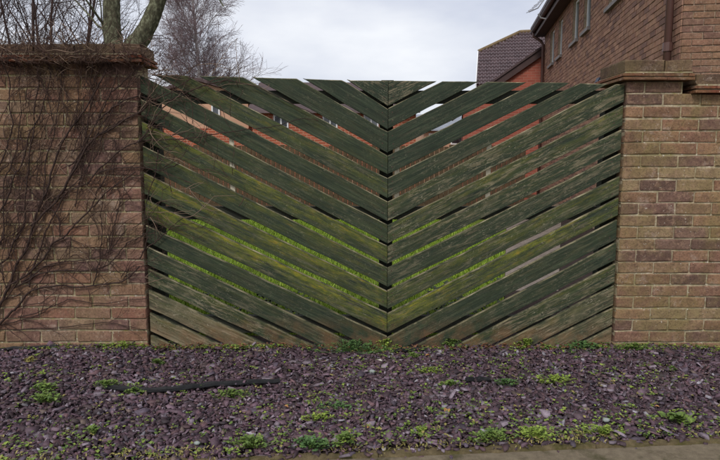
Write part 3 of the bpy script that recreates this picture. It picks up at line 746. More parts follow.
go = link('lawn_grass', fast_mesh('lawn_grass', P.reshape(-1, 3), np.full(n, 3), np.arange(3 * n), M['grass']))
tag(go, 'bright green lawn grass behind the gate', 'grass', kind='stuff')
# ================================================================== TREES
def grow(out, p, d, L, r, lvl, spec, rn):
    """out collects (points, radii, level); spec[lvl] = (segments, wobble, upward pull, children, child angle, length ratio, radius ratio, first child at)"""
    ns, wob, pull, nch, ang, lr, rr_, f0 = spec[lvl]
    pts, rad = [p.copy()], [r]; dirs = [d.copy()]
    tip = r * (0.35 if lvl + 1 < len(spec) else 0.5)
    for k in range(ns):
        d = (d + Vector((rn.gauss(0, wob), rn.gauss(0, wob), rn.gauss(0, wob) + pull))).normalized()
        p = p + d * (L / ns); pts.append(p.copy()); rad.append(r + (tip - r) * (k + 1) / ns); dirs.append(d.copy())
    out.append((pts, rad, lvl))
    if lvl + 1 >= len(spec): return
    for c in range(nch):
        t = f0 + (1 - f0) * (c + rn.random()) / nch; k = min(int(t * ns), ns - 1); fr = t * ns - k
        q = pts[k].lerp(pts[k + 1], fr); dd = dirs[k + 1]
        ax = dd.cross(Vector((rn.gauss(0, 1), rn.gauss(0, 1), rn.gauss(0, 1))))
        if ax.length < 1e-3: continue
        nd = Matrix.Rotation(R(ang * rn.uniform(0.6, 1.3)), 3, ax.normalized()) @ dd
        grow(out, q, nd, L * lr * rn.uniform(0.7, 1.25) * (1.15 - 0.55 * t), max(rad[k] * rr_, 0.0012), lvl + 1, spec, rn)
def tubes(name, items, mat, parent, sides=5, base=Vector((0, 0, 0)), kind=None, smooth=True):
    V, F = [], []
    for pts, rad, *_ in items: add_tube(V, F, [q - base for q in pts], rad, sides, False)
    o = link(name, mesh(name, V, F, mat, smooth=smooth), parent)
    if kind: o['kind'] = kind
    return o
# forked tree close behind the left wall
TB = at(117, 60, 5.0); TB.z = -0.15
ft = thing('forked_tree', 'tree with thick lichened forked trunk rising behind the left wall', 'tree', TB)
def tp(px, py, dy=0.0): return at(px, py, 5.0 + dy)
fork = tp(122, 56)
trunk = [([TB, Vector((TB.x + 0.02, 5.0, 0.9)), Vector((TB.x + 0.01, 5.0, 1.6)), fork], [0.16, 0.125, 0.115, 0.118], 0)]
limbA = ([fork + Vector((-0.01, 0, -0.1)), tp(114, 44), tp(112, 28), tp(111.5, 10), tp(112, -8), tp(110, -40), tp(104, -110), tp(90, -230)], [0.085, 0.075, 0.068, 0.066, 0.064, 0.06, 0.05, 0.03], 0)
limbB = ([fork + Vector((0.0, 0, -0.1)), tp(133, 49), tp(142, 37), tp(150, 22), tp(156.5, 6), tp(161, -10), tp(168, -40), tp(186, -110), tp(200, -220)], [0.088, 0.086, 0.074, 0.066, 0.062, 0.06, 0.056, 0.045, 0.028], 0)
V, F = [], []
for pts, rad, _ in trunk + [limbA, limbB]:
    # finer rings with slight lumps
    P2, R2 = [], []; rn = random.Random(len(pts))
    for i in range(len(pts) - 1):
        for s in range(4):
            t = s / 4; P2.append(pts[i].lerp(pts[i + 1], t) - TB); R2.append((rad[i] + (rad[i + 1] - rad[i]) * t) * rn.uniform(0.96, 1.05))
    P2.append(pts[-1] - TB); R2.append(rad[-1]); add_tube(V, F, P2, R2, 12, True)
link('trunk', mesh('trunk', V, F, M['bark'], smooth=True), ft)
rn = random.Random(12); br = []
sp2 = [(7, 0.10, 0.03, 7, 42, 0.5, 0.5, 0.15), (5, 0.13, 0.02, 4, 40, 0.5, 0.55, 0.1), (4, 0.15, 0.0, 0, 0, 0, 0, 0)]
for pts in (limbA, limbB):
    for i in range(5):
        q = pts[0][-1].lerp(pts[0][-2], rn.random()); grow(br, q, Vector((rn.gauss(0, 0.7), rn.gauss(0, 0.7), 1)).normalized(), 1.5, 0.022, 0, sp2, rn)
def side(pl, r0): tubes('branch', [([tp(a, b, c) for a, b, c in pl], [r0 * (1 - 0.6 * i / (len(pl) - 1)) for i in range(len(pl))], 0)], M['bark'], ft, 5, TB)
side([(106, 27, 0), (100, 20, -.05), (92, 8, -.1), (80, -8, -.2), (60, -30, -.3)], 0.012)
side([(106, 31, 0), (98, 26, .05), (88, 14, .1), (75, 0, .2), (58, -18, .3)], 0.011)
side([(105, 40, 0), (102, 24, 0.1), (101, 8, .1), (98, -10, .1)], 0.010)
side([(118, 33, 0), (122, 30, -.05), (127, 25, -.08), (129.5, 19.5, -.1)], 0.006)
side([(161, -8, 0), (185, -14, -.1), (208, -10, -.2), (219, -1, -.2), (223.5, 6.5, -.2)], 0.012)
side([(219, -1, -.2), (221, 2, -.2), (222, 0, -.2), (224, -4, -.2)], 0.006)
tubes('crown', br, M['bark'], ft, 5, TB)
# bushy bare tree behind the left wall
rn = random.Random(21); TB2 = Vector((at(42, 60, 7.2).x, 7.2, -0.15)); out = []
sp3 = [(9, 0.05, 0.03, 13, 38, 0.42, 0.5, 0.3), (6, 0.12, 0.03, 9, 42, 0.5, 0.55, 0.1), (4, 0.16, 0.0, 6, 42, 0.5, 0.6, 0.1), (3, 0.2, -0.02, 0, 0, 0, 0, 0)]
for i in range(9):
    a = i / 9 * 6.283 + rn.uniform(-.2, .2)
    grow(out, TB2 + Vector((0.1 * math.cos(a), 0.1 * math.sin(a), 0)), Vector((0.2 * math.cos(a), 0.2 * math.sin(a), 1)).normalized(), rn.uniform(3.4, 4.6), 0.024, 0, sp3, rn)
bt = thing('bare_tree', 'dense bare many stemmed tree behind the left wall coping', 'tree', TB2)
tubes('trunk', [q for q in out if q[2] == 0], M['bare'], bt, 6, TB2)
tubes('crown', [q for q in out if q[2] > 0], M['bare'], bt, 3, TB2)
# birch
rn = random.Random(33); TB3 = Vector((at(204, 60, 19.5).x - 0.1, 22.0, -0.15)); out = []
TB3.x = at(204, 60, 22.0).x
sp4 = [(10, 0.012, 0.03, 64, 50, 0.34, 0.30, 0.2), (6, 0.06, 0.05, 15, 42, 0.5, 0.42, 0.1), (4, 0.10, 0.03, 11, 40, 0.6, 0.5, 0.05), (3, 0.12, -0.03, 0, 0, 0, 0, 0)]
grow(out, TB3, Vector((0.0, 0, 1)), 6.9, 0.105, 0, sp4, rn)
bi = thing('birch_tree', 'bare birch with pale trunk and fine purplish twigs above the gate', 'tree', TB3)
for q in out:
    if q[2] == 3: q[1][:] = [max(r_, 0.0034) for r_ in q[1]]
    if q[2] == 2: q[1][:] = [max(r_, 0.0045) for r_ in q[1]]
tubes('trunk', [q for q in out if q[2] == 0], M['birch_bark'], bi, 8, TB3)
tubes('limbs', [q for q in out if q[2] == 1], M['birch_bark'], bi, 4, TB3)
tubes('crown', [q for q in out if q[2] > 1], M['birch_twig'], bi, 3, TB3)
# dark evergreen hedge far beyond the garden closes the view at the horizon
rn = random.Random(3)
hd = thing('hedge', 'dark hedge on the horizon beyond the far garden fence', 'hedge', (0, 42, 0)); V, F = [], []
for i in range(9000):
    x = rn.uniform(-26, 20); hmax = 2.2 + 0.5 * math.sin(x * 0.7) + 0.3 * math.sin(x * 2.3); z = rn.uniform(-0.1, hmax); y = rn.uniform(-0.7, 0.7)
    a = Vector((rn.gauss(0, 1), rn.gauss(0, 1), rn.gauss(0, 1))).normalized() * 0.16; b = a.cross(Vector((rn.gauss(0, 1), rn.gauss(0, 1), rn.gauss(0, 1)))).normalized() * 0.1
    c = Vector((x, y, z)); n = len(V); V += [c - a, c + b, c + a, c - b]; F.append((n, n + 1, n + 2, n + 3))
M['hedge'] = leaf_mat('hedge_leaf', (44, 54, 34), (70, 80, 48))
link('foliage', mesh('foliage', V, F, M['hedge']), hd)

# ================================================================== CREEPER ON THE LEFT WALL
cre = thing('climbing_creeper', 'leafless brown creeper climbing over the left wall and onto the gate', 'creeper', at(-8, 352, WY - 0.02))
CB = at(-8, 352, WY - 0.02); rc = random.Random(101)
def wall_y(x, z):
    if x > LX + 0.03: return GY - 0.02
    return (WY - 0.060) if z > ltop - 0.015 else (WY - 0.009)
STEMS = [
 (1.9, [(-12, 338), (0, 325), (12, 313), (20, 305), (27, 295), (34, 290), (45, 286.5), (62, 285.5), (80, 286), (110, 283), (128, 279), (140, 266)]),
 (2.1, [(-12, 330), (-4, 314), (2, 305), (8, 292), (12, 282), (18, 265), (28, 247), (33, 232), (38, 215), (44, 200), (49, 188), (53, 170), (60, 150), (66, 138), (75, 125), (86, 110), (97, 90), (108, 70)]),
 (1.5, [(-8, 272), (0, 265), (10, 257), (15, 243), (21, 233), (26, 222), (27, 208), (28, 185), (30, 160), (35, 130), (36, 108), (40, 82), (38, 66)]),
 (1.4, [(31, 287), (33, 270), (39, 256), (43, 246), (48, 230), (57, 213), (66, 190), (75, 165), (90, 137), (103, 113), (112, 92), (118, 74)]),
 (1.6, [(8, 286), (30, 273), (46, 257), (51, 247), (56, 242), (66, 236), (76, 224), (88, 212), (98, 203), (110, 190), (124, 180), (136, 172)]),
 (1.3, [(16, 287), (28, 281), (36, 275), (48, 272), (64, 270), (82, 270), (104, 267), (114, 259), (123, 248), (130, 242), (143, 236), (149, 230)]),
 (1.7, [(33, 226), (42, 216), (57, 202), (65, 190), (70, 180), (79, 164), (86, 150), (95, 139), (106, 132), (116, 126), (126, 120), (140, 113), (149, 104)]),
 (1.1, [(24, 282), (42, 268), (60, 262), (80, 260), (102, 256), (113, 248), (120, 239), (128, 228)]),
 (1.1, [(-6, 250), (4, 238), (5, 205), (5, 190), (6, 178), (12, 169), (17, 152), (20, 130), (22, 108), (20, 84), (24, 66)]),
 (1.2, [(88, 184), (97, 172), (108, 162), (120, 151), (132, 145), (141, 141), (148, 136), (154, 129), (163, 124)]),
 (1.2, [(98, 122), (108, 112), (118, 105), (125, 101), (133, 97), (141, 96.5), (153, 100), (165, 96.5), (176, 89.6), (193, 77)]),
 (1.1, [(100, 134), (110, 129), (120, 122.6), (135.6, 114), (148, 103.5), (158, 98), (166, 92)]),
 (1.0, [(140, 142), (152, 126), (156.5, 115.6), (170, 101.7), (182.6, 94.8), (196, 89), (207, 84), (226, 81), (248, 84), (268, 92), (290, 103), (312, 114), (324, 119)]),
 (0.9, [(138, 143), (147, 140), (170, 139), (194, 138), (221, 133), (245, 129.6), (270, 127), (286, 123), (301, 119), (318, 121)]),
 (1.1, [(100, 172), (116, 169), (130, 168), (144, 168), (154, 169.5), (163, 169.5), (172, 167), (180, 163.5)]),
 (0.8, [(158, 150), (156, 173), (153, 182), (149, 194), (146, 211), (146, 224)]),
 (1.0, [(143, 252), (150, 246), (158, 240), (168, 230), (176, 223), (183, 217)]),
 (0.7, [(168, 230), (180, 226), (197, 222)]),
 (0.9, [(141, 258), (147, 244), (149, 232), (148, 222), (146, 216)]),
 (1.0, [(44, 200), (46, 180), (47, 160), (53, 145), (56, 128), (60, 105), (62, 85), (64, 66)]),
 (0.9, [(20, 316), (32, 314), (45, 309), (60, 303), (72, 299), (100, 303), (125, 300), (150, 298)]),
 (0.8, [(14, 330), (40, 328), (58, 327), (80, 325), (110, 322), (128, 326), (146, 330)]),
 (1.3, [(-10, 228), (0, 214), (10, 196), (14, 178), (22, 166), (27, 150), (32, 132), (40, 118), (47, 96), (52, 74), (50, 56)]),
 (1.2, [(-10, 180), (4, 160), (10, 142), (14, 124), (10, 104), (12, 82), (8, 62), (12, 48)]),
 (1.2, [(70, 180), (78, 166), (83, 150), (88, 132), (90, 112), (94, 96), (92, 80), (98, 64)]),
 (1.1, [(112, 92), (124, 82), (132, 74), (140, 66), (146, 58), (152, 66)]),
]
for i in range(24):                       # further long stems that fan up from lower left
    px, py = (rc.uniform(-12, 112), rc.uniform(110, 300)); a = R(rc.uniform(55, 100)) if px < 20 else R(rc.uniform(35, 85)); pl = [(px, py)]
    for k in range(rc.randint(7, 13)):
        a += rc.gauss(0.02, 0.16); px += 9 * math.cos(a); py -= 9 * math.sin(a)
        if px > 146 or py < 50: break
        pl.append((px, py))
    if len(pl) > 3: STEMS.append((rc.uniform(0.5, 1.05), pl))
allp = []
def smooth_path(pts, per=4):
    P = [Vector(p) for p in pts]; o = []
    for i in range(len(P) - 1):
        a = P[max(i - 1, 0)]; b = P[i]; c = P[i + 1]; d = P[min(i + 2, len(P) - 1)]
        for s in range(per):
            t = s / per
            o.append(0.5 * ((2 * b) + (c - a) * t + (2 * a - 5 * b + 4 * c - d) * t * t + (3 * b - a - 3 * c + d) * t ** 3))
    o.append(P[-1]); return o
for w, pl in STEMS:
    pts = []
    for a, b in pl:
        q = at(a + rc.uniform(-.5, .5), b + rc.uniform(-.5, .5), WY); q.y = wall_y(q.x, q.z) - 0.003 * w - rc.uniform(0, 0.006); pts.append(q)
    sp = smooth_path(pts); k = len(sp)
    for i in range(1, k - 1): sp[i] += Vector((rc.gauss(0, .0022), 0, rc.gauss(0, .0022)))
    rad = [0.0042 * w * (1 - 0.5 * i / (k - 1)) for i in range(k)]
    V, F = [], []; add_tube(V, F, [q - CB for q in sp], rad, 6, True)
    link('stem', mesh('stem', V, F, M['stem'], smooth=True), cre)
    allp.append((sp, rad))
def twig(p, ang, L, r, out, depth=0, bulge=0.0):
    n = max(3, int(L / 0.022)); pts = [p.copy()]; a = ang; q = p.copy(); curl = rc.gauss(0, 0.035)
    for i in range(n):
        a += curl + rc.gauss(0, 0.17); q = q + Vector((math.cos(a), 0, math.sin(a))) * (L / n)
        if q.z < 0.01: break
        y = wall_y(q.x, q.z) - 0.003 - bulge * math.sin(math.pi * (i + 1) / n) - rc.uniform(0, 0.003)
        q = Vector((q.x, y, q.z)); pts.append(q.copy())
        if depth < 2 and rc.random() < (0.2 if depth == 0 else 0.12):
            twig(q, a + rc.choice((-1, 1)) * rc.uniform(0.35, 1.0), L * rc.uniform(0.3, 0.6), r * 0.7, out, depth + 1, bulge * 0.6)
    if len(pts) > 1: out.append((pts, [r * (1 - 0.55 * i / (len(pts) - 1)) for i in range(len(pts))]))
tw, pale = [], []
for sp, rad in allp:
    for i in range(2, len(sp) - 1):
        if rc.random() > 0.18: continue
        d = sp[i + 1] - sp[i - 1]; a = math.atan2(d.z, d.x)
        over = sp[i].x > LX + 0.02
        if over and rc.random() > 0.3: continue
        if sp[i].z < 0.45 and rc.random() < 0.5: continue
        a2 = a + rc.choice((-1, 1)) * rc.uniform(0.25, 0.8)
        a2 = a2 * 0.8 + 0.2 * 1.2
        twig(sp[i], a2, rc.uniform(0.08, 0.42) * (0.5 if over else 1), max(rad[i] * 0.55, 0.0016), tw if rc.random() < 0.92 else pale, 0, rc.choice((0, 0, 0.006, 0.012)))
for i in range(140):                      # fine growth over the wall, thickest towards the top and the left
    px = 148 * rc.random() ** 1.15 - 14; py = 66 + 240 * rc.random() ** 1.7
    p = at(px, py, WY); p.y = wall_y(p.x, p.z) - 0.003
    twig(p, rc.gauss(1.2, 0.5), rc.uniform(0.08, 0.36), rc.uniform(0.0016, 0.0034), tw if rc.random() < 0.92 else pale, 0, rc.choice((0, 0.004, 0.02)))
for i in range(240):                      # tangle that hangs over the coping
    px = rc.uniform(-14, 153); py = rc.uniform(44, 70)
    p = at(px, py, WY); p.y = WY - 0.062
    twig(p, rc.uniform(0, 6.283), rc.uniform(0.05, 0.22), rc.uniform(0.0012, 0.0026), tw if rc.random() < 0.75 else pale, 0, rc.choice((0, 0.01, 0.03)))
for i in range(130):                       # creeper reaching over the gate's upper left corner
    px = 147 + 95 * rc.random() ** 1.9; py = 74 + 150 * rc.random() ** 2.0
    p = at(px, py, GY); p.y = GY - 0.02
    twig(p, rc.gauss(0.6, 0.9), rc.uniform(0.06, 0.28), rc.uniform(0.0012, 0.0026), tw if rc.random() < 0.7 else pale, 1, rc.choice((0, 0.02, 0.04)))
tubes('fine_twigs', tw, M['twig'], cre, 4, CB, 'stuff'); tubes('dead_twigs', pale, M['twig_pale'], cre, 4, CB, 'stuff')

# ================================================================== SLATE CHIPPINGS
N = 84000
cx = rng.uniform(-3.2, 3.2, N); ky = 2.36 + 0.085 * cx; cy = ky + 0.012 + rng.random(N) * (WY + 0.06 - ky - 0.012)
spill = rng.random(N) > 0.992; cy = np.where(spill, ky + 0.01 - np.abs(rng.normal(0, 0.035, N)), cy)
inw = (cx < LX) | (cx > RX); cy = np.where(inw & (cy > WY - 0.012), WY - 0.012 - rng.random(N) * 0.3, cy)
ln = np.clip(np.exp(rng.normal(math.log(0.0118), 0.46, N)), 0.005, 0.034); asp = rng.uniform(0.28, 0.72, N); th = rng.uniform(0.002, 0.005, N) * (0.6 + ln / 0.02)
big = rng.random(N) > 0.992; ln = np.where(big, ln * 1.6, ln)
rot = rng.uniform(0, 6.283, N); tilt = np.abs(rng.normal(0, 0.33, N)); tilt = np.where(rng.random(N) > 0.82, tilt + 0.5, tilt); tdir = rng.uniform(0, 6.283, N)
base = 0.010 * np.sin(2.1 * cx + 1.3) * np.cos(2.6 * cy) + 0.007 * np.sin(5.3 * cx - 2.2 * cy) - 0.022 + 0.01 * np.clip((cy - 2.6), 0, 1)
cz = base + 0.002 + rng.random(N) ** 1.3 * 0.028 + np.where(tilt > 0.5, 0.004, 0); tilt = np.where(spill, tilt * 0.3, tilt); cz = np.where(spill, np.where(cy < ky - 0.05, -0.012, 0.0), cz)
K = 5; th6 = np.arange(K) / K * 2 * np.pi
an = th6[None, :] + rng.normal(0, 0.34, (N, K)); rd = rng.uniform(0.55, 1.3, (N, K))
ux = np.cos(an) * rd * ln[:, None]; uy = np.sin(an) * rd * (ln * asp)[:, None]
X = ux * np.cos(rot)[:, None] - uy * np.sin(rot)[:, None]; Y = ux * np.sin(rot)[:, None] + uy * np.cos(rot)[:, None]
sl_ = np.tan(np.minimum(tilt, 1.1)); Zt = (X * np.cos(tdir)[:, None] + Y * np.sin(tdir)[:, None]) * np.sin(np.minimum(tilt, 1.1))[:, None]
cs = np.cos(np.minimum(tilt, 1.1))[:, None]; along = X * np.cos(tdir)[:, None] + Y * np.sin(tdir)[:, None]
X2 = X - np.cos(tdir)[:, None] * along * (1 - cs); Y2 = Y - np.sin(tdir)[:, None] * along * (1 - cs)
top = np.stack([cx[:, None] + X2, cy[:, None] + Y2, cz[:, None] + Zt + th[:, None] + rng.normal(0, 0.0008, (N, K))], 2)
nx = -np.cos(tdir) * np.sin(np.minimum(tilt, 1.1)); ny = -np.sin(tdir) * np.sin(np.minimum(tilt, 1.1)); nzv = np.cos(np.minimum(tilt, 1.1))
ctr = top.mean(1, keepdims=True)
bot = ctr + (top - ctr) * 1.06 - np.stack([nx, ny, nzv], 1)[:, None, :] * (th * 1.25)[:, None, None]
VV = np.concatenate([top, bot], 1).reshape(-1, 3)
o_ = (np.arange(N) * 10)[:, None]
tf = o_ + np.arange(5)[None, :]
side_ = np.stack([np.stack([o_[:, 0] + i, o_[:, 0] + 5 + i, o_[:, 0] + 5 + (i + 1) % 5, o_[:, 0] + (i + 1) % 5], 1) for i in range(5)], 1).reshape(N, 20)
loops = np.concatenate([tf, side_], 1).ravel(); counts = np.tile([5, 4, 4, 4, 4, 4], N)
cme = fast_mesh('slate_chippings', VV, counts, loops, M['chip'])
pal = np.array([s2l(*q)[:3] for q in [(100, 77, 88), (84, 62, 71), (118, 96, 107), (70, 53, 59), (106, 79, 83), (138, 124, 134), (92, 80, 92), (58, 46, 51), (160, 154, 162), (108, 92, 84)]])
pi = rng.choice(10, N, p=[.16, .16, .12, .14, .12, .08, .09, .08, .02, .03]); cc = pal[pi] * (1 + 0.16 * np.sin(3.1 * cx + 1.7 * np.sin(2.3 * cy)) * np.sin(4.3 * cy + cx))[:, None] * rng.uniform(0.5, 1.3, (N, 1))
ca_ = cme.color_attributes.new('col', 'FLOAT_COLOR', 'POINT')
ca_.data.foreach_set('color', np.repeat(np.concatenate([cc, np.ones((N, 1))], 1), 10, 0).astype(np.float32).ravel())
tag(link('slate_chippings', cme), 'purple slate chippings spread over the bed before the walls', 'gravel', kind='stuff')

# ================================================================== WEEDS
def leaf(V, F, base, d, L, W, up, fold=0.25):
    """pointed oval leaf of six faces"""
    d = d.normalized(); s = d.cross(Vector((0, 0, 1)))
    if s.length < 1e-3: s = Vector((1, 0, 0))
    s.normalize(); nn = s.cross(d).normalized(); n = len(V)
    mid1, mid2 = base + d * L * 0.35 + nn * up * L, base + d * L * 0.72 + nn * up * L * 0.9; tip = base + d * L
    V += [base, mid1, mid2, tip, mid1 + s * W + nn * fold * W, mid2 + s * W * 0.8 + nn * fold * W, mid1 - s * W + nn * fold * W, mid2 - s * W * 0.8 + nn * fold * W]
    F += [(n, n + 1, n + 4), (n + 4, n + 1, n + 2, n + 5), (n + 5, n + 2, n + 3), (n, n + 6, n + 1), (n + 6, n + 7, n + 2, n + 1), (n + 7, n + 3, n + 2)]
rw_ = random.Random(55)
def weed(px, py, wpx, n, mat, label, ls=0.018, tall=0.03, name='weed', flat=0.6):
    n = int(n * 1.3); wpx *= 1.2; tall *= (1.0 if py < 356 else 0.62); ls *= rw_.uniform(0.8, 1.15)
    c = on_ground(px, py, 0.0)
    if c.y > WY - 0.02 and (c.x < LX or c.x > RX): c.y = WY - 0.035
    c.z = 0.012
    sc_ = 600 / c.y; hw = wpx / 2 / sc_; hd_ = min(hw * flat, 0.10) * rw_.uniform(0.75, 1.1); V, F = [], []
    for i in range(n):
        a = rw_.uniform(0, 6.283); rr_ = min(abs(rw_.gauss(0, 0.6)), 1.15); b = Vector((hw * rr_ * math.cos(a), hd_ * rr_ * math.sin(a), 0)); rr_ = min(rr_, 1.2)
        if c.y + b.y > WY - 0.01 and (c.x + b.x < LX or c.x + b.x > RX): b.y = WY - 0.012 - c.y - rw_.random() * 0.03
        z = tall * rw_.uniform(0.25, 1.0) * (1 - 0.6 * rr_ * rr_) + 0.004
        for k in range(rw_.choice((2, 3, 4))):
            t = rw_.uniform(0, 6.283); L = ls * rw_.uniform(0.6, 1.3)
            leaf(V, F, b + Vector((0, 0, z + rw_.uniform(-.004, .004))), Vector((math.cos(t), math.sin(t), rw_.uniform(-0.1, 0.7))), L, L * rw_.uniform(0.28, 0.42), 0.08)
        add_tube(V, F, [Vector((0, 0, -0.012)), b * 0.6 + Vector((0, 0, -0.004)), b + Vector((0, 0, z))], [0.0016, 0.0012, 0.0008], 3, False)
    return tag(link(name, mesh(name, V, F, M[mat]), None, c), label, 'weed', 'green weeds growing through the slate')
G_, D_, L_, S_ = 'leaf', 'leaf_dark', 'leaf_lime', 'leaf_straw'
WEEDS = [
 (352, 351, 66, 130, D_, 'long dense dark green weed patch at the gate foot left of centre', .017, .05),
 (386, 349, 20, 30, L_, 'yellowish weed tuft right at the foot of the gate centre seam', .018, .05),
 (452, 349, 26, 44, G_, 'green weed clump at the gate foot, first right of centre', .017, .045),
 (414, 359, 18, 24, G_, 'small green weed just in front of the gate foot, right of centre', .016, .03),
 (583, 351, 58, 110, D_, 'broad dark green weed patch at the gate foot beside the right wall', .016, .04),
 (634, 354, 46, 84, G_, 'green weed patch under the left end of the right wall', .017, .045),
 (527, 349, 26, 34, L_, 'thin lime weed tuft at the gate foot towards the right', .017, .05),
 (129, 347, 34, 46, L_, 'weed fringe at the foot of the left wall beside the gate', .016, .045),
 (108, 351, 20, 22, G_, 'small weed at the left wall foot, left of the weed fringe', .015, .03),
 (179, 347, 20, 24, L_, 'sparse weed sprig at the gate foot near the left wall', .016, .045),
 (155, 367, 16, 20, G_, 'upright little weed below the gate near the left wall', .018, .045),
 (107, 388, 24, 44, G_, 'round green weed at the left end of the black plastic strip', .016, .035),
 (134, 395, 16, 22, G_, 'small green weed touching the middle of the black plastic strip', .015, .03),
 (31, 364, 14, 20, S_, 'yellowed weed tuft near the left wall foot', .02, .03),
 (44, 392, 20, 28, G_, 'green weed at the far left, upper of a sprawling pair', .017, .035),
 (46, 402, 34, 50, G_, 'sprawling green weed at the far left, lower of the pair', .016, .03),
 (232, 398, 36, 56, G_, 'wide green weed below the right end of the black plastic strip', .016, .035),
 (93, 435, 12, 18, G_, 'compact weed sprig in the lower left slate', .018, .035),
 (250, 447, 40, 60, G_, 'ragged weed by the pavement edge at lower left of centre', .018, .035),
 (311, 449, 36, 60, D_, 'dark leafy weed by the kerb left of centre', .018, .04),
 (344, 446, 18, 40, G_, 'spiky green tuft by the kerb, just left of centre', .024, .05),
 (340, 410, 34, 34, D_, 'bluish green trailing weed in the middle of the slate', .015, .022),
 (318, 421, 26, 30, L_, 'lime weed just below the trailing weed in mid slate', .016, .025),
 (430, 373, 30, 40, L_, 'lime green weed mat behind the middle of the bed, right of centre', .013, .02),
 (450, 388, 18, 26, G_, 'green weed left of the small black plastic scrap', .015, .03),
 (505, 386, 22, 32, D_, 'bluish green weed right of the small black plastic scrap', .015, .03),
 (556, 383, 34, 40, L_, 'lime green sprawling weed in the right of the bed', .019, .032),
 (672, 373, 12, 14, G_, 'single weed sprig before the right wall', .015, .03),
 (677, 424, 22, 16, G_, 'broad leaved light green weed near the kerb at far right', .036, .035),
 (420, 436, 32, 40, L_, 'yellow green weed beside the kerb right of centre', .016, .03),
 (490, 440, 44, 62, G_, 'low green weed mat along the kerb, right half', .015, .03),
 (536, 437, 40, 44, L_, 'lime weed mat along the kerb, right of the green mat', .014, .025),
 (600, 434, 40, 44, L_, 'lime weed mat along the kerb left of the broad leaved weed', .014, .025),
]
for w in WEEDS: weed(*w)
# scattered seedlings nobody could count
V, F = [], []; rs = random.Random(8)
def dens(x, y):
    return 0.1 + 0.8 * max(0, math.sin(4.7 * x + 3.0 * y + 0.5) * math.sin(6.9 * y - 2.8 * x)) + 0.5 * max(0, math.sin(11 * x - 7 * y) * math.sin(13 * y + 5 * x)) + 0.55 * max(0, 1 - (y - kerb_y(x)) / 0.45) + 0.18 * math.exp(-((x - 0.3) / 0.9) ** 2)
seeds = {'leaf': ([], []), 'leaf_lime': ([], []), 'leaf_straw': ([], [])}
cnt = 0
while cnt < 3700:
    x = rs.uniform(-3.0, 3.0); y = kerb_y(x) + rs.random() ** 1.25 * (WY - kerb_y(x) - 0.02)
    if cnt % 4 == 0: x = rs.uniform(-2.6, 2.6); y = WY - 0.012 - abs(rs.gauss(0, 0.03)); d_ = 0.5 + 0.5 * math.sin(4.1 * x + 2 * math.sin(2 * x))
    else: d_ = dens(x, y)
    if rs.random() > d_: continue
    V, F = seeds[rs.choice(('leaf', 'leaf', 'leaf', 'leaf_lime', 'leaf_lime', 'leaf_straw'))]; cnt += 1
    b = Vector((x, y, bed_h(x, y) + rs.uniform(0.022, 0.042)))
    for k in range(rs.choice((2, 3, 4, 5))):
        t = rs.uniform(0, 6.283); L = rs.uniform(0.007, 0.018)
        leaf(V, F, b + Vector((rs.gauss(0, .007), rs.gauss(0, .007), 0)), Vector((math.cos(t), math.sin(t), rs.uniform(0, 0.5))), L, L * 0.38, 0.08)
for k, lab in (('leaf', 'tiny green seedlings scattered through the slate'), ('leaf_lime', 'tiny lime green seedlings scattered through the slate'), ('leaf_straw', 'tiny yellowed seedlings scattered through the slate')):
    tag(link('weed_seedlings', mesh('weed_seedlings', seeds[k][0], seeds[k][1], M[k])), lab, 'seedlings', kind='stuff')
# moss and grit fringe along the kerb
V, F = [], []
for i in range(5200):
    x = rs.uniform(-3.0, 3.0); y = kerb_y(x) + rs.gauss(0.026, 0.026); t = rs.uniform(0, 6.283); L = rs.uniform(0.006, 0.022)
    if math.sin(3.1 * x) + math.sin(7.7 * x + 1) + rs.gauss(0, .7) < -0.2: continue
    leaf(V, F, Vector((x, y, -0.004 + rs.uniform(0, 0.008))), Vector((math.cos(t), math.sin(t), rs.uniform(0.1, 1.2))), L, L * 0.16, 0.05)
tag(link('kerb_grass', mesh('kerb_grass', V, F, M['leaf_straw'])), 'yellowed grass and moss fringe along the kerb', 'grass', kind='stuff')

V, F = [], []
for i in range(520):
    x = LX + 0.02 + rs.random() * (RX - LX - 0.04); y = GY - 0.012 - abs(rs.gauss(0, 0.035)); t = rs.uniform(0, 6.283); L = rs.uniform(0.012, 0.035)
    leaf(V, F, Vector((x, y, bed_h(x, y) + rs.uniform(0.02, 0.045))), Vector((math.cos(t), math.sin(t) * .6, rs.uniform(-0.3, 0.5))), L, L * 0.3, 0.15, rs.uniform(-.5, .6))
M['litter'] = leaf_mat('brown_leaf_litter', (74, 50, 38), (128, 88, 62))
tag(link('leaf_litter', mesh('leaf_litter', V, F, M['litter'])), 'brown leaf litter gathered along the gate foot', 'leaf litter', kind='stuff')
V, F = [], []
for i in range(1500):
    x = rs.uniform(-2.6, 2.4); y = WY + 0.36 + abs(rs.gauss(0, 0.55)); k_ = math.sin(2.7 * x + y) + math.sin(5.1 * x - 2 * y + 1)
    if k_ < 0.35: continue
    z = rs.uniform(0, 0.10 + 0.05 * k_)
    for k in range(3):
        t = rs.uniform(0, 6.283); L = rs.uniform(0.02, 0.05)
        leaf(V, F, Vector((x, y, z)), Vector((math.cos(t), math.sin(t), rs.uniform(-0.3, 0.8))), L, L * 0.36, 0.1)
tag(link('ground_cover', mesh('ground_cover', V, F, M['hedge'])), 'dark low plants behind the foot of the gate', 'ground cover', kind='stuff')
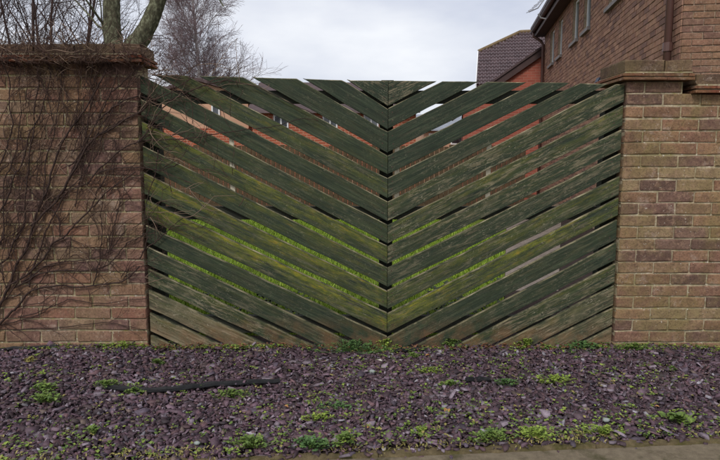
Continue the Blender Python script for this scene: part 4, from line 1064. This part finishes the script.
# ================================================================== SMALL THINGS ON THE BED
def strip(pl, wpx, label, z=0.016, seed=1):
    rn = random.Random(seed); P = [on_ground(a, b, 0.0) for a, b in pl]; P = smooth_path(P, 5); o = P[0]; V, F = [], []
    for i, p in enumerate(P):
        d = (P[min(i + 1, len(P) - 1)] - P[max(i - 1, 0)]).normalized(); s = Vector((-d.y, d.x, 0)); w = wpx / 2 * p.y / 600 * 1.7
        w *= 0.6 + 0.4 * math.sin(math.pi * (i + 0.6) / (len(P) + 0.2))
        h = z + rn.uniform(-0.003, 0.004) + bed_h(p.x, p.y) + 0.019
        for k, (u, dz) in enumerate(((-1, 0.004), (-0.45, 0.0), (0.1, 0.006), (0.6, 0.001), (1, 0.012))):
            V.append(p - o + s * w * (u + rn.uniform(-.08, .08)) + Vector((0, 0, h + dz + rn.uniform(-.002, .002))))
        for k in range(4, -1, -1): V.append(V[-1 - 2 * (4 - k)] + Vector((0, 0, -0.003)))
    for i in range(len(P) - 1):
        for k in range(10):
            a = i * 10 + k; b = i * 10 + (k + 1) % 10; F.append((a, b, b + 10, a + 10))
    e = (len(P) - 1) * 10; F += [tuple(reversed(range(10))), tuple(e + i for i in range(10))]
    tag(link('plastic_strip', mesh('plastic_strip', V, F, M['black']), None, o), label, 'strip', 'black plastic strips in the slate')
strip([(104, 390), (130, 393), (165, 395), (200, 391.5), (240, 388), (280, 384.5)], 5.5, 'long black plastic strip lying across the slate, lower left', 0.018, 3)
strip([(-30, 352.5), (0, 352), (30, 351.5), (55, 352)], 4, 'black plastic strip along the foot of the left wall', 0.012, 4)
strip([(392, 353), (408, 352), (428, 352.5)], 3, 'short black plastic strip at the gate foot, right of centre', 0.014, 5)
strip([(466, 385), (478, 383.5), (491, 383)], 4, 'small black plastic scrap in the slate, right of centre', 0.016, 6)
M['pale_stone'] = simple('pale_stone', s2l(196, 190, 178), 0.8, 0.15, 40)
M['grey_stone'] = simple('grey_stone', s2l(140, 146, 142), 0.8, 0.2, 40)
M['dead_leaf'] = leaf_mat('dead_leaf', (150, 104, 62), (188, 142, 88))
def pebble(px, py, wpx, mat, label, seed):
    c = on_ground(px, py, 0.012); r = wpx / 2 * c.y / 600; rn = random.Random(seed); V, F = [], []; n, k = 8, 5
    for j in range(k):
        ph_ = math.pi * (j + 0.5) / k
        for i in range(n):
            a = 6.283 * i / n; q = rn.uniform(0.85, 1.15); V.append((r * q * math.sin(ph_) * math.cos(a), r * 0.8 * q * math.sin(ph_) * math.sin(a), r * 0.6 * math.cos(ph_)))
    for j in range(k - 1):
        for i in range(n): F.append((j * n + i, (j + 1) * n + i, (j + 1) * n + (i + 1) % n, j * n + (i + 1) % n))
    F += [tuple(range(n)), tuple((k - 1) * n + i for i in reversed(range(n)))]
    tag(link('stone', mesh('stone', V, F, M[mat], smooth=True), None, c), label, 'stone', 'pale stones among the slate')
for i, a in enumerate([(380, 360.5, 5, 'pale_stone', 'small white stone below the gate centre seam'), (180, 376, 6, 'grey_stone', 'pale grey stone left of centre behind the black strip'),
    (372, 371.5, 7, 'grey_stone', 'greenish grey stone before the gate centre seam'), (604, 368, 5, 'pale_stone', 'small white stone before the weed patch at the right wall'),
    (583, 357, 5, 'pale_stone', 'small cream stone at the gate foot beside the right wall'), (606, 420, 8, 'grey_stone', 'flat bluish grey stone in the right of the bed'), (197, 443, 7, 'grey_stone', 'pale greenish stone near the bottom left kerb')]): pebble(*a, 70 + i)
def dead_leaf(px, py, wpx, label, seed):
    c = on_ground(px, py, 0.018); L = wpx * c.y / 600; rn = random.Random(seed); V, F = [], []; a = rn.uniform(0, 6.28)
    leaf(V, F, Vector((-math.cos(a) * L / 2, -math.sin(a) * L / 2, 0)), Vector((math.cos(a), math.sin(a), 0.1)), L, L * 0.3, 0.12, 0.5)
    tag(link('dead_leaf', mesh('dead_leaf', V, F, M['dead_leaf']), None, c), label, 'leaf', 'dead leaves on the slate')
for i, a in enumerate([(447, 412, 11, 'curled straw coloured leaf in the middle right slate'), (369, 428, 6, 'small orange dead leaf below centre'), (286, 407, 6, 'small tan dead leaf left of centre'), (657, 407, 5, 'tiny orange leaf near the broad leaved weed'), (428, 356, 6, 'orange leaf beside the short black strip at the gate foot')]): dead_leaf(*a, 90 + i)
# unidentified dark fitting of guessed shape poking out from behind the pier cap
fp = at(601, 79, WY + 0.40)
M['navy'] = simple('dark_blue_plastic', s2l(44, 50, 66), 0.5, 0.2, 20, 0.0)
fit = thing('plastic_fitting', 'small dark blue fitting poking out behind the right pier cap', 'fitting', fp)
MB().prism([(-0.025, 0, -0.022), (0.03, 0, -0.012), (0.036, 0, 0.016), (-0.01, 0, 0.012)], (0, 0.05, 0)).build('wedge', M['navy'], fit)
MB().tube([(0.03, 0.025, 0.004), (0.09, 0.025, -0.01)], 0.008, 6).build('arm', M['navy'], fit)
